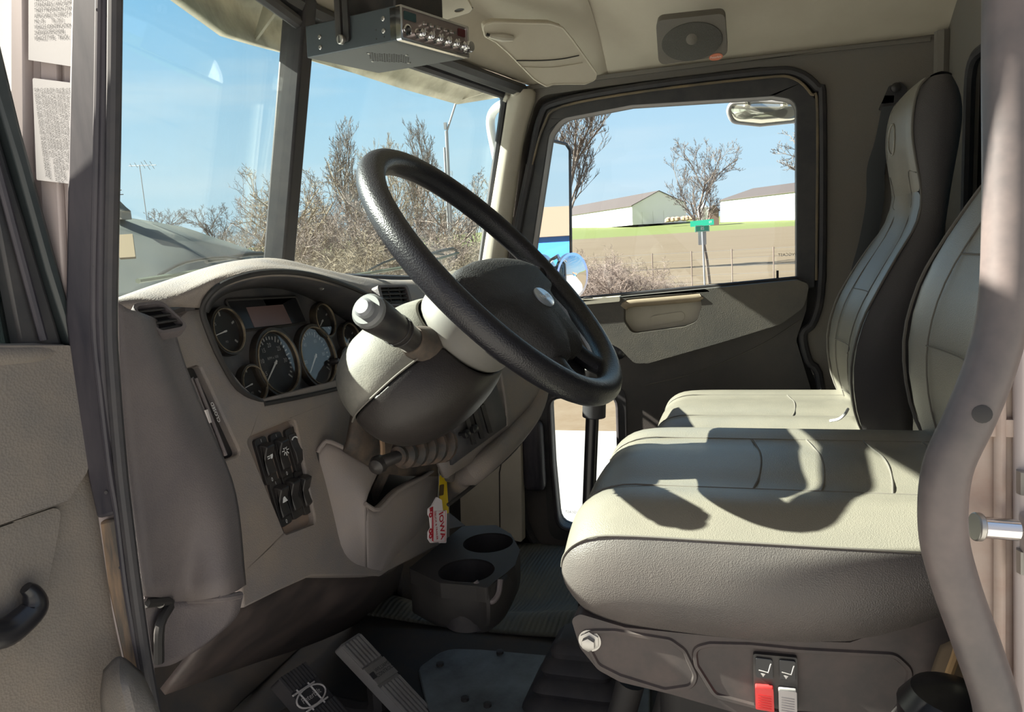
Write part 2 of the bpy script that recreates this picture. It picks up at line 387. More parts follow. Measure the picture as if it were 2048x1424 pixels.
mesh('trim_3', plate(fp_, rect(-.023, -.36, .023, .34), [], -.03, .026), M['rubber'], bev=.006, **ST, label='dark upright post between the windshield halves')
hd = [V((-.66, .55, .485)), V((-.78, 1.05, .505)), V((-.905, 1.5, .53)), V((-.79, 1.95, .505)), V((-.672, 2.38, .482))]
mesh('trim_4', tube(hd, .026, 8, 5, flat=.8), M['frame'], **ST, label='dark header strip along the windshield top')
mesh('trim_5', tube([Tp+V((.012, -.008, .02)), Bp+V((.014, -.01, -.06))], .012, 8), M['rubber'], **ST, label='black windshield edge seal at the passenger pillar')
# headliner
def cz(y):
    a = abs(y-1.5)/.92; return .505+.215*(1-min(1, a)**3.2)
rows = []
for x, dz, pl_ in ((-.93, -.3, 1), (-.8, -.09, .9), (-.62, -.075, .8), (-.42, -.055, 0), (-.385, .0, 0), (0, .01, 0), (.3, 0, 0), (.50, -.02, 0), (.57, -.09, 0)):
    r = []
    for y in (.5, .58, .7, .9, 1.2, 1.5, 1.8, 2.1, 2.24, 2.34, 2.405, 2.42):
        z = cz(y)+dz*(1-abs(y-1.5)/1.1)
        xx = x
        if x < -.7: xx = x + (abs(y-1.5)/.92)*(.27 if x < -.85 else .2)
        if x < -.85: z = .515+.02*(1-abs(y-1.5))
        r.append(V((xx, y, z)))
    rows.append(r)
mesh('ceiling', grid(rows, 3, 3), M['ceiling'], sol=.012, off=1, **ST, ang=60)
mesh('trim_7', plate(FD.up(.002), FD.poly([(1040, 175), (1198, 152), (1440, 122), (1700, 92), (1860, 76), (1860, 84), (1700, 100), (1440, 130), (1198, 161), (1050, 182)]), [], 0, .008), M['wall'], bev=.003, **ST, label='grey edge strip between headliner and passenger door')
# back wall with the rear window
FB = Frame((.53, 1.5, 0), (0, 1, 0), (0, 0, 1))           # ex = +y, normal towards +x
rw = rnd([(-.70, -.1), (.66, -.1), (.66, .38), (-.70, .38)], .07)
bw = mesh('wall_back', plate(FB, [(-.95, -1.1), (.93, -1.1), (.93, .62), (-.95, .62)], [rw], 0, .04), M['wall'], **ST, bev=.005)
wb = thing('window_3', FB.at(0, -.1), 'dark rear window behind the seats', None, None, 'structure')
mesh('glass_pane', plate(FB, rw, [], .02, .026), M['glassdark'], parent=wb)
mesh('rubber_gasket', tube([FB.at(u, v, -.002) for u, v in rw], .013, 8, 1, True), M['rubber'], parent=wb)
mesh('trim_8', tube([V((.515, 2.385, .5)), V((.515, 2.385, -1.03))], .02, 8), M['wall'], **ST, label='grey corner moulding behind the passenger seat')
# floor, firewall
mesh('floor', join(box((-.25, 1.01, -.95), (1.75, .97, .2)), box((-.25, 1.95, -1.075), (1.75, .95, .05))), M['floor'], **ST)
fwall = [[P(300, 1330, x=-.9), V((-1.12, 1.3, -.5)), V((-1.12, 2.42, -.45))], [V((-.95, .62, -.7)), V((-1.08, 1.3, -.75)), V((-1.08, 2.42, -.75))], [V((-.9, .6, -.86)), V((-.96, 1.3, -.86)), V((-.98, 2.42, -1.06))]]
fwall[0][0] = V((-1.0, .62, -.45))
mesh('wall_front', grid(fwall, 4, 4), M['floor'], sol=.02, **ST)
# kick panel in the passenger footwell
FK = Frame((-.72, 2.33, 0), (1, -.12, 0), (0, 0, 1))
kp = FK.poly([(870, 900), (1000, 820), (1040, 800), (1044, 1085), (985, 1068), (880, 1040)])
k_ = mesh('trim_9', plate(FK, rnd(kp, .01), [], -.03, 0), M['pillar'], bev=.004, **ST, label='greenish grey kick panel in the passenger footwell')
mesh('panel_seam', tube([FK.at(*FK.px(a, b), .001) for a, b in ((1022, 910), (1003, 925), (999, 945), (1000, 1064))], .0022, 6), M['dark'], parent=k_)
mesh('recess', plate(FK, FK.poly([(868, 1000), (920, 985), (922, 1050), (868, 1050)]), [], 0, .003), M['dark'], parent=k_)

# ================================================================== passenger door
D1 = thing('door_1', (-.2, 2.4, -1.05), 'closed passenger door with its window', None, None, 'structure')
glass_px = [(1122, 238), (1261, 211), (1545, 193), (1592, 200), (1593, 560), (1156, 599), (1052, 610), (1067, 484), (1099, 270)]
gl = rnd(FD.poly(glass_px), [.06, 0, .02, .05, 0, 0, 0, 0, .05])
ow = FD.poly(open_px)
mesh('outer_skin', plate(FD.up(-.055), [(-.70, .475), (.24, .475), (.24, -1.12), (-.80, -1.12), (-.76, -.2)], [gl, rnd(FD.poly([(1097, 793), (1236, 786), (1240, 930), (1242, 1062), (1116, 1058), (1104, 930)]), [.045, .045, 0, .05, .05, 0])], -.012, 0), M['dark'], parent=D1)
fr_out = rnd(FD.poly([(1090, 202), (1261, 174), (1522, 147), (1592, 147), (1638, 206), (1630, 575), (1156, 625), (1020, 640), (1040, 463), (1066, 290)]), [.08, 0, 0, .07, .05, 0, 0, 0, 0, .05])
mesh('window_frame', plate(FD, fr_out, [gl], -.055, .004), M['frame'], parent=D1, bev=.003)
mesh('glass_pane', plate(FD.up(-.04), [(u*1.0, v) for u, v in gl], [], -.0025, .0025), M['glass'], parent=D1)
seal_px = [(1062, 330), (1082, 236), (1118, 205), (1290, 173), (1522, 145), (1592, 146), (1634, 176), (1644, 215), (1643, 548), (1628, 640), (1606, 668), (1616, 720), (1642, 780), (1648, 1100)]
mesh('door_seal', tube([FD.at(*FD.px(*q), .006) for q in seal_px], .0125, 8, 4), M['rubber'], parent=D1)
mesh('door_seal', tube([FD.at(*FD.px(*q), .006) for q in [(1062, 330), (1036, 463), (1020, 600), (1030, 800), (1042, 980), (1058, 1060), (1095, 1100), (1200, 1118)]], .015, 8, 4), M['rubber'], parent=D1)
mesh('seal_lip', tube([FD.at(*FD.px(*q), .012) for q in [(1066, 330), (1090, 250), (1126, 214), (1290, 184), (1522, 157), (1586, 158), (1622, 190), (1634, 225), (1632, 560)]], .004, 6, 4), mat('worn tan seal lip', (.10, .085, .065), .6, dust=(150, 128, 96), damt=.6, dscale=8), parent=D1)
peep = rnd(FD.poly([(1097, 793), (1236, 786), (1240, 930), (1242, 1062), (1116, 1058), (1104, 930)]), [.045, .045, 0, .05, .05, 0])
panel = FD.poly([(1010, 612), (1156, 596), (1593, 554), (1618, 560), (1612, 620), (1592, 680), (1622, 780), (1640, 830), (1645, 1150), (1110, 1128), (1052, 1040), (1036, 800), (1014, 660)])
mesh('trim_panel', plate(FD, rnd(panel, .02), [peep], -.05, .006), M['door_low'], parent=D1, bev=.005)
mesh('peep_window_pane', plate(FD.up(-.04), peep, [], -.0025, .0025), M['glass'], parent=D1)
mesh('peep_window_seal', tube([FD.at(u, v, .006) for u, v in peep], .0085, 8, 1, True), M['rubber'], parent=D1)
peep2 = rnd(FD.poly([(1082, 776), (1252, 768), (1258, 1078), (1100, 1078), (1090, 930)]), [.05, .05, .05, .05, 0])
mesh('peep_window_surround', plate(FD, peep2, [peep], .005, .012), M['frame'], parent=D1, bev=.004)
pad = rnd(FD.poly([(1130, 606), (1240, 592), (1593, 558), (1617, 566), (1606, 612), (1560, 645), (1440, 682), (1300, 722), (1272, 722), (1245, 694), (1205, 672), (1120, 664)]), [.01, .01, .01, .02, .05, .05, .02, .02, .03, .03, .03, .02])
pocket = rnd(FD.poly([(1252, 596), (1402, 583), (1405, 610), (1396, 640), (1372, 650), (1268, 664), (1252, 640)]), [.02, .02, .02, .03, .03, .03, .03])
mesh('armrest_pad', plate(FD, pad, [pocket], .004, .045), M['door'], parent=D1, bev=.012, bseg=3)
mesh('sunlit_pocket_back', plate(FD, pocket, [], .006, .010), M['pillar'], parent=D1)  # pale colour stands for sun on the back of the pocket
pin_ = rnd(FD.poly([(1300, 632), (1365, 622), (1372, 630), (1366, 640), (1308, 650)]), .012)
mesh('pocket_inlay', plate(FD, pin_, [], .010, .013), M['pillar'], parent=D1, bev=.002)
mesh('grab_bar', tube([FD.at(*FD.px(*q), .034) for q in [(1250, 612), (1262, 604), (1330, 598), (1396, 592), (1404, 590)]], .015, 12, 4), mat('worn tan grab bar', (.3, .24, .17), .55, dust=(120, 104, 84), damt=.5, dscale=12), parent=D1)
ledge = rnd(FD.poly([(1100, 603), (1156, 597), (1245, 590), (1245, 600), (1150, 609), (1100, 612)]), .005)
mesh('sill_ledge', plate(FD, ledge, [], .004, .055), M['pillar'], parent=D1, bev=.006)
mesh('window_sill_strip', tube([FD.at(*FD.px(*q), .006) for q in [(1052, 608), (1156, 597), (1593, 556)]], .006, 6), M['rubber'], parent=D1)
for a in (1180, 1215): mesh('sill_clip', tube([FD.at(*FD.px(*q), .05) for q in [(a-10, 599), (a-4, 594), (a+6, 594), (a+12, 596)]], .0035, 6, 3), M['black'], parent=D1)
mesh('lock_pin', tube([FD.at(*FD.px(1555, 560), .0), FD.at(*FD.px(1555, 541), .0)], .0035, 8), M['black'], parent=D1)
wc = FD.px(1238, 704)
mesh('crank_cover', lathe([(.022, 0), (.022, .008), (.014, .012)], FD.at(*wc, .006), FD.n), M['blackgloss'], parent=D1)
mesh('panel_crease', tube([FD.at(*FD.px(*q), .007) for q in [(1290, 770), (1400, 742), (1520, 690), (1600, 640)]], .002, 6, 4), M['door'], parent=D1)
mesh('glass_marking', text('DVGCAST', .0125, FD.up(-.037), *FD.px(1577, 510), mirror=True), M['ink'], parent=D1)
mesh('glass_marking', text('DVGCAST', .0125, FD.up(-.037), *FD.px(1142, 1032), mirror=True), M['ink'], parent=D1)
mesh('hinge_cover', box(FD.at(*FD.px(1072, 905), .03), (.075, .25, .06), FD), M['seal'], parent=D1, bev=.025, bseg=4)

# ================================================================== driver's door, swung open towards the left foreground
DH = V((-.668, .585, 0)); dd = V((-.20, -.98, 0)).normalized()
FDD = Frame(DH, -dd, (0, 0, 1))                               # ex points from the free edge to the hinge, normal faces the cab opening (+x)
if FDD.n.x < 0: FDD = Frame(DH, dd, (0, 0, 1))
D2 = thing('door_2', DH+dd*.4+V((0, 0, -.62)), "driver's door swung open at the left edge", None, None, 'structure')
s_ = FDD.px(0, 700)[0]; sg = 1 if FDD.ex.dot(dd) > 0 else -1
def far(v): return (sg*.9, v)
edge = [(134, 686), (160, 730), (186, 850), (214, 1020), (240, 1180), (286, 1300), (330, 1440)]
ev = FDD.poly(edge); bot = ev[-1][1]
topv = FDD.px(0, 686)[1]
mesh('trim_panel', plate(FDD, [far(ev[0][1]+.0), *ev, far(bot)] , [], -.04, 0), M['door_near'], parent=D2, bev=.008, bseg=3)
# raised upper pad, lower pocket panel
up2 = rnd(FDD.poly([(-90, 690), (128, 690), (150, 720), (168, 830), (160, 940), (120, 1000), (-90, 1072)]), .01)
mesh('upper_pad', plate(FDD, up2, [], 0, .014), M['door_near'], parent=D2, bev=.009, bseg=4)
lp = rnd(FDD.poly([(-90, 1078), (118, 1008), (112, 1060), (88, 1180), (40, 1290), (-90, 1400)]), .012)
mesh('pocket_panel', plate(FDD, lp, [], 0, .006), M['door_near'], parent=D2, bev=.005, bseg=3)
mesh('ledge_pad', tube([FDD.at(*FDD.px(*q), .006) for q in [(-120, 708), (-20, 712), (60, 708), (120, 700)]], [.012, .012, .011, .006], 12, 4), M['door_near'], parent=D2)
mesh('pull_handle', tube([FDD.at(*FDD.px(*q), .022) for q in [(-80, 1262), (-20, 1258), (20, 1232), (44, 1205), (40, 1180), (26, 1168)]], [.014, .014, .013, .012, .009, .006], 12, 5), M['blackgloss'], parent=D2)
# window channel of the open door: two dark strips leaning across the upper left corner
def strip(pa, pb, w0, w1, nm, mt):
    mesh(nm, plate(FDD, FDD.poly(pa+pb[::-1]), [], w0, w1), mt, parent=D2, bev=.004)
strip([(-60, 60), (20, 330), (80, 540), (128, 692)], [(-60, -110), (30, 260), (96, 500), (146, 690)], -.02, .012, 'window_frame', mat('greenish black frame paint', (.025, .032, .034), .3, dust=(70, 76, 76), damt=.25, dscale=16))
strip([(-60, 250), (0, 470), (44, 700)], [(-60, 70), (20, 335), (84, 545), (128, 694)], -.03, .0, 'glass_run_channel', M['frame'])
mesh('glass_run_lip', tube([FDD.at(*FDD.px(*q), .006) for q in [(-60, 160), (10, 420), (80, 680)]], .004, 8, 4), M['seal'], parent=D2)
mesh('glass_pane', plate(FDD, FDD.poly([(-60, 250), (0, 470), (44, 700), (-60, 700)]) , [], -.022, -.018), M['glassdark'], parent=D2)
mesh('shading_mirror', box((-.80, .43, .40), (.10, .22, .44)), M['dark'], parent=D2, bev=.03, bseg=3)  # out-of-view mirror, added to shade the lower grab handle
mesh('shading_mirror_arm', tube([(-.80, .45, .2), (-.79, .47, .02), (-.72, .50, -.05)], .014, 8, 3), M['chrome'], parent=D2)
# lower cab corner in front of the door
ck = [[P(206, 1340, y=.57), P(240, 1312, y=.57), P(285, 1345, y=.58)], [P(200, 1400, y=.555), P(240, 1360, y=.54), P(310, 1400, y=.56)], [P(210, 1470, y=.555), P(260, 1450, y=.53), P(340, 1470, y=.555)]]
mesh('trim_10', grid(ck, 4, 4), M['door_near'], sol=.01, **ST, label='rounded grey corner cover below the open door')
# white outer paint of the cab corner just outside the jamb
mesh('trim_11', plate(FJ.up(-.006), FJ.poly([(-80, -80), (44, -80), (44, 300), (80, 720), (-80, 720)]), [], -.06, 0), M['paint'], bev=.006, **ST, label='white cab paint outside the driver door jamb')
# rear door pillar beside the grab handle
FPb = Frame((0, .63, 0), (1, 0, 0), (0, 0, 1))
bp = mesh('trim_12', plate(FPb, [(.179, .32), (.52, .32), (.52, -1.0), (.180, -1.0), (.180, -.36), (.158, -.27), (.158, -.16), (.179, -.06)], [], -.010, 0), M['rust'], bev=.004, **ST, label='rusty cream rear door pillar at the right edge')
mesh('pillar_rib', plate(FPb, FPb.poly([(1984, 640), (2010, 640), (2008, 1424), (1984, 1424)]), [], 0, .008), M['rust'], parent=bp, bev=.004)
mesh('pillar_rib', plate(FPb, FPb.poly([(2020, 500), (2070, 500), (2070, 1424), (2024, 1424)]), [], 0, .012), M['jamb'], parent=bp, bev=.004)
mesh('pillar_bracket', plate(FPb, rnd(FPb.poly([(1930, 836), (2070, 836), (2070, 872), (1930, 868)]), .004), [], 0, .006), M['rust'], parent=bp, bev=.003)
for b in (930, 1085):
    mesh('hinge_loop', tube([FPb.at(*FPb.px(2044, b), .014), FPb.at(*FPb.px(2044, b+44), .014)], .008, 10), M['steel'], parent=bp)
# ================================================================== dashboard
DB = thing('dashboard', (-.75, 1.3, -.5), 'dusty grey wraparound dashboard with gauges under the windshield', 'dashboard')
FDS = Frame((-.735, 1.05, -.2), (0, 1, 0), (-.2, 0, 1))
assert FDS.n.x > 0
FCL = FDS.up(-.042)
lip_px = [(528, 806), (478, 777), (440, 716), (416, 660), (405, 622), (415, 594), (445, 568), (500, 549), (560, 543), (620, 549), (680, 566), (740, 592), (790, 625), (810, 700)]
in_px = [(528, 797), (484, 768), (446, 712), (422, 658), (412, 625), (426, 600), (460, 580), (515, 572), (565, 575), (605, 587), (645, 608), (695, 642), (735, 680), (745, 742)]
slot = rnd(FDS.poly([(366, 738), (400, 731), (482, 908), (440, 924)]), .008)
swr = rnd(FDS.poly([(492, 876), (590, 836), (632, 1046), (572, 1070)]), .012)
face = FDS.poly([(325, 660), (348, 735), (396, 850), (448, 980), (470, 1080), (480, 1150), (488, 1216), (560, 1180), (622, 1152), (760, 1150), (900, 1080), (900, 850), (800, 745), (745, 742), (528, 797), (505, 788), (484, 768), (463, 742), (446, 712), (432, 684), (422, 658), (415, 640), (412, 625), (400, 618), (370, 622)])
mesh('dash_face', plate(FDS, face, [slot, swr], -.044, 0), M['dash'], parent=DB, bev=.003)
mesh('gauge_panel', plate(FCL, FCL.poly([(395, 560), (560, 545), (760, 640), (790, 760), (520, 830), (380, 740)]), [], -.02, 0), M['cluster'], parent=DB)
# hood over the gauges
xl = [-.735, -.733, -.733, -.735, -.735, -.72, -.708, -.70, -.697, -.697, -.70, -.704, -.71, -.715]
mid_px = {4: (322, 612), 5: (372, 580), 6: (436, 548), 7: (500, 531), 8: (560, 530), 9: (630, 542), 10: (702, 561), 11: (768, 578), 12: (835, 600), 13: (900, 620)}
cr_px = {4: (215, 604), 5: (330, 562), 6: (430, 530), 7: (500, 518), 8: (560, 520), 9: (640, 540), 10: (720, 556), 11: (800, 560), 12: (880, 556), 13: (965, 540)}
xm = {4: -.735, 5: -.73, 6: -.725, 7: -.722, 8: -.722, 9: -.725, 10: -.73, 11: -.735, 12: -.74, 13: -.745}
xc = {4: -.78, 5: -.80, 6: -.80, 7: -.80, 8: -.80, 9: -.81, 10: -.82, 11: -.83, 12: -.84, 13: -.84}
R = [[], [], [], [], [], []]
for i in range(4, 14):
    inn = FCL.at(*FCL.px(*in_px[i]), .001); lp_ = P(*lip_px[i], x=xl[i]); md = P(*mid_px[i], x=xm[i]); c_ = P(*cr_px[i], x=xc[i])
    R[0].append(inn); R[1].append(lp_*.985+inn*.015); R[2].append(lp_+V((0, 0, .004))); R[3].append(md); R[4].append(c_)
    R[5].append(V((min(c_.x-.1, -1.0+abs(c_.y-1.5)*.2), c_.y, c_.z-.03)))
mesh('gauge_hood', grid([R[0], R[1]], 4, 2), M['cluster'], parent=DB, sol=.004)
mesh('top_pad', grid(R[2:], 4, 5), M['dash'], parent=DB, sol=.012, ang=80)
mesh('hood_edge', tube([P(*lip_px[i], x=xl[i]) for i in range(14)], .0045, 8, 4), M['dark'], parent=DB)
mesh('hood_button', lathe([(.006, -.004), (.006, .002), (.003, .003)], P(643, 574, x=-.735), (1, -.3, -.5)), M['steel'], parent=DB)
mesh('panel_edge', tube([FDS.at(*FDS.px(a, b), .001) for a, b in [(528, 808), (620, 790), (720, 766), (790, 745)]], .004, 6, 3), M['dark'], parent=DB)
# near end of the dash
er = [[P(222, 606, y=.665), P(262, 628, y=.70), P(300, 644, x=-.735), P(336, 662, x=-.742)],
      [P(228, 690, y=.665), P(290, 700, y=.715), P(322, 712, x=-.72), P(358, 736, x=-.728)],
      [P(238, 850, y=.665), P(330, 845, y=.725), P(368, 848, x=-.692), P(406, 856, x=-.712)],
      [P(258, 1020, y=.665), P(360, 1010, y=.735), P(424, 1000, x=-.672), P(458, 990, x=-.692)],
      [P(280, 1192, y=.665), P(370, 1196, y=.74), P(440, 1192, x=-.648), P(478, 1172, x=-.665)]]
mesh('end_panel', grid(er, 5, 5), M['dash_end'], parent=DB, sol=.01, ang=80)
mesh('end_panel_lip', tube([P(282, 1196, y=.664), P(370, 1199, y=.738), P(440, 1197, x=-.644), P(480, 1190, x=-.645)], .005, 8, 3), M['dash_end'], parent=DB)
lowc = [[P(286, 1200, y=.67), P(380, 1204, y=.74), P(486, 1194, x=-.655)], [P(296, 1260, y=.675), P(390, 1262, y=.75), P(472, 1236, x=-.672)], [P(308, 1336, y=.68), P(352, 1326, y=.73), P(420, 1284, x=-.70)]]
mesh('lower_corner_panel', grid(lowc, 4, 4), M['dash_end'], parent=DB, sol=.012)
mesh('corner_rim', tube([P(292, 1206, y=.667), P(340, 1206, y=.705), P(320, 1250, y=.68), P(318, 1325, y=.675)], .006, 8, 4), M['dark'], parent=DB)
mesh('screw', lathe([(.0045, 0), (.0045, .003), (.002, .003), (.002, .001)], P(321, 1207, y=.69), (.6, -.8, 0)), M['steel'], parent=DB)
sk = [[P(420, 1262, x=-.70), P(500, 1205, x=-.69), P(624, 1152, x=-.70), P(762, 1152, x=-.70), P(812, 1110, x=-.74)],
      [P(400, 1300, x=-.74), P(520, 1262, x=-.745), P(625, 1225, x=-.75), P(720, 1215, x=-.76), P(800, 1160, x=-.80)],
      [P(330, 1390, x=-.80), P(500, 1330, x=-.84), P(620, 1290, x=-.86), P(710, 1250, x=-.88), P(790, 1200, x=-.92)]]
mesh('lower_skirt', grid(sk, 4, 4), M['skirt'], parent=DB, sol=.012)
# gauges
G = [(446, 664, .040, 'air'), (498, 770, .033, 'air'), (547, 727, .062, 'rpm'), (627, 714, .062, 'mph'), (641, 643, .036, ''), (694, 680, .036, ''), (692, 730, .036, 'w')]
for k, (a, b, r, kind_) in enumerate(G):
    u, v = FCL.px(a, b); c = FCL.at(u, v)
    g = mesh('gauge', lathe([(r*1.0, -.004), (r*1.02, .008), (r*.99, .013), (r*.9, .013), (r*.86, .006), (r*.86, .001)], c, FCL.n, 36, caps=False), mat('worn chrome gauge rim', (.02, .019, .02), .4, metal=.2, dust=(150, 124, 84), damt=.14, dscale=24), parent=DB)
    mesh('trim_ring', lathe([(r*.905, .012), (r*.90, .0145), (r*.878, .0145), (r*.872, .011)], c, FCL.n, 36, caps=False), mat('chipped cream ring', (.36, .29, .2), .4, metal=.3, dust=(30, 26, 22), damt=.8, dscale=30), parent=g)
    mesh('dial', plate(FCL, ell(u, v, r*.88), [], .001, .002), M['dial'], parent=g)
    tk = []
    n = 26 if r > .05 else 5
    for j in range(n):
        q = math.radians(220-260*j/(n-1)); L_ = (.17 if j % 5 == 0 or r < .05 else .09)*r; wd = .022*r if r > .05 else .04*r
        f2 = Frame(FCL.at(u+math.cos(q)*r*.72, v+math.sin(q)*r*.72, .0024), FCL.ex*math.cos(q)+FCL.ey*math.sin(q), -FCL.ex*math.sin(q)+FCL.ey*math.cos(q))
        tm_ = plate(f2, rect(-L_/2, -wd, L_/2, wd), [], 0, .0004)
        if r > .05: tk.append(tm_)
        else: mesh('tick_mark', tm_, M['marks'], parent=g, smooth_=False)
    if kind_ == 'rpm':
        for s_t, q in (('5', 205), ('10', 165), ('15', 128), ('20', 92), ('25', 45), ('30', 0)): tk.append(text(s_t, .011, FCL, u+math.cos(math.radians(q))*r*.52, v+math.sin(math.radians(q))*r*.52, .0024))
        tk.append(text('RPM x 100', .007, FCL, u, v+r*.16, .0024))
    elif kind_ == 'mph':
        for s_t, q in (('20', 190), ('40', 128), ('60', 60), ('80', 0)): tk.append(text(s_t, .010, FCL, u+math.cos(math.radians(q))*r*.52, v+math.sin(math.radians(q))*r*.52, .0024))
    elif kind_ == 'air':
        tk.append(text('15', .007, FCL, u-r*.42, v+r*.35, .0024)); tk.append(text('PSI', .005, FCL, u, v-r*.42, .0024))
    if tk: mesh('dial_lettering' if r < .05 else 'dial_print', join(*tk), M['marks'], parent=g, smooth_=False)
    q = math.radians({2: 216, 3: 220}.get(k, 188 if k < 2 else 215)); l_ = r*.68
    f2 = Frame(FCL.at(u, v, .004), FCL.ex*math.cos(q)+FCL.ey*math.sin(q), -FCL.ex*math.sin(q)+FCL.ey*math.cos(q))
    mesh('needle', join(plate(f2, [(-.1*r, -.03*r), (l_, -.012*r), (l_, .012*r), (-.1*r, .03*r)], [], 0, .0012), lathe([(.04*r, -.001), (.04*r, .002)], f2.o, FCL.n, 14)), M['white'], parent=g, smooth_=False)
    mesh('lens', plate(FCL, ell(u, v, r*.87), [], .0085, .0092), M['lens'], parent=g)
u, v = FCL.px(656, 726)
mesh('reset_knob', lathe([(.006, 0), (.006, .012), (.004, .016)], FCL.at(u, v, .009), FCL.n, 16), M['black'], parent=DB)
dsp = rnd(FCL.poly([(447, 601), (588, 594), (611, 646), (478, 663)]), .006)
ds_ = mesh('message_screen', plate(FCL, dsp, [], .0, .004), M['screen'], parent=DB, bev=.002)
mesh('display_area', plate(FCL, FCL.poly([(488, 616), (562, 610), (580, 648), (505, 656)]), [], .004, .0046), M['lcd'], parent=ds_)
mesh('screen_frame', tube([FCL.at(a, b, .003) for a, b in dsp], .0028, 6, 1, True), M['dark'], parent=ds_)
# air vents
def vent(corners, xs, nslat, nm='air_vent'):
    p = [P(a, b, x=x) for (a, b), x in zip(corners, xs)]
    f = Frame((p[0]+p[1]+p[2]+p[3])/4, p[1]-p[0], p[0]-p[3])
    if f.n.x < 0 and f.n.z < 0: f = Frame(f.o, f.ex*-1, f.ey)
    uv = [((q-f.o).dot(f.ex), (q-f.o).dot(f.ey)) for q in p]
    inn = [(a*.84, b*.8) for a, b in uv]
    v_ = mesh(nm, plate(f, rnd(uv, .012), [rnd(inn, .008)], -.01, .005), M['dash_end'], parent=DB, bev=.002)
    mesh('vent_throat', plate(f, inn, [], -.009, -.007), M['black'], parent=v_)
    for i in range(nslat):
        t = (i+.5)/nslat
        a = V(inn[0]).lerp(V(inn[3]), t); b = V(inn[1]).lerp(V(inn[2]), t)
        mesh('vent_slat', tube([f.at(a.x, a.y, -.001), f.at(b.x, b.y, -.001)], .0042, 6, flat=.5), M['dark'], parent=v_)
    return f, uv, v_
vent([(252, 611), (322, 604), (378, 664), (322, 672)], [-.742, -.728, -.698, -.705], 4)
f, uv, v_ = vent([(750, 572), (812, 571), (822, 612), (762, 614)], [-.70, -.70, -.685, -.685], 4)
for t in (.35, .7): mesh('vent_divider', tube([f.at(uv[0][0]*(1-t)+uv[1][0]*t, uv[0][1]*.8, .001), f.at(uv[3][0]*(1-t)+uv[2][0]*t, uv[3][1]*.8, .001)], .002, 6), M['dark'], parent=v_)
# tilting side outlet in the slot
mesh('slot_shadow_sheet', plate(FDS.up(-.013), FDS.poly([(355, 725), (410, 720), (495, 915), (430, 935)]), [], -.002, 0), M['black'], parent=DB)  # shallow black sheet paints the shade deep in the slot
bl = mesh('outlet_drum', tube([FDS.at(*FDS.px(*q), -.006) for q in ((380, 756), (440, 914))], .0095, 14), mat('smoky outlet plastic', (.035, .034, .036), .25, dust=(150, 128, 116), damt=.6, dscale=18, streak=(6, 6, 1)), parent=DB)
for o_, w_ in ((-6, .004), (7, .005)): mesh('drum_rib', tube([FDS.at(*FDS.px(*q), w_) for q in ((381+o_*.7, 758), (441+o_*.7, 912))], .0028, 8), M['dash_end'], parent=bl)
mesh('thumb_tab', tube([FDS.at(*FDS.px(*q), .008) for q in ((402, 822), (410, 848))], .0036, 8), M['switchgrey'], parent=bl)
s0, s1 = V(FDS.px(418, 800)), V(FDS.px(438, 850))
mesh('outlet_lettering', text('CLOSED', .0085, FDS, (s0.x+s1.x)/2, (s0.y+s1.y)/2, .003, ang=math.atan2(s0.y-s1.y, s0.x-s1.x)), M['white'], parent=bl)
# switch panel and six rocker switches
FSW = FDS.up(-.012)
mesh('switch_panel', plate(FSW, swr, [], -.012, 0), mat('dusty switch panel', (.20, .175, .16), .7, dust=(166, 132, 104), damt=.5, dscale=11), parent=DB)
sws = [(527, 922, 'light'), (557, 911, 'fog'), (586, 900, 'wash'), (556, 1006, 'hazard'), (580, 992, ''), (603, 984, '')]
for a, b, sym in sws:
    u, v = FSW.px(a, b); s_ = mesh('rocker_switch', plate(FSW, [(u+p, v+q) for p, q in rect(-.0145, -.037, .0145, .037, .006)], [], 0, .006), M['black'], parent=DB, bev=.002)
    prof = [(-.026, .006), (-.022, .012), (0, .010), (.014, .018), (.021, .022), (.026, .014), (.028, .006)] if sym != 'wash' else [(-.026, .006), (-.02, .011), (-.004, .012), (.01, .009), (.026, .008), (.028, .006)]
    mesh('rocker', loft([[FSW.at(u+x, v+q, w) for q, w in prof] for x in (-.0105, -.008, .008, .0105)], True, True), M['black'], parent=s_, bev=.002)
    sy = []
    if sym == 'light':
        sy += [plate(FSW, [(u-.006+p, v+.002+q+i*.0032) for p, q in rect(0, 0, .006, .0015)], [], .0135, .0142) for i in range(4)]
        sy.append(plate(FSW, [(u+.002+math.cos(t)*.006, v+.0075+math.sin(t)*.007) for t in [-1.57+i*.314 for i in range(11)]], [], .0135, .0142))
    elif sym == 'fog': sy += [plate(Frame(FSW.at(u, v+.006, .0155), FSW.ex*math.cos(q)+FSW.ey*math.sin(q), FSW.ey*math.cos(q)-FSW.ex*math.sin(q)), rect(.003, -.0007, .009, .0007), [], 0, .0006) for q in [i*.785 for i in range(8)]]
    elif sym == 'hazard': sy.append(plate(FSW, [(u-.006, v), (u+.006, v), (u, v+.011)], [], .0135, .0148))
    elif sym == 'wash': sy.append(plate(FSW, [(u+math.cos(t)*.009, v+.016+math.sin(t)*.006) for t in [.3+i*.25 for i in range(11)]]+[(u+math.cos(t)*.007, v+.0155+math.sin(t)*.0045) for t in [2.8-i*.25 for i in range(11)]], [], .009, .0098))
    if sym in ('light', 'fog', 'hazard'): sy.append(text('0', .009, FSW, u, v-.0315, .0063)); sy.append(text('I', .007, FSW, u, v+.032, .0063))
    if sy: mesh('switch_symbol', join(*sy), M['white'], parent=s_, smooth_=False)
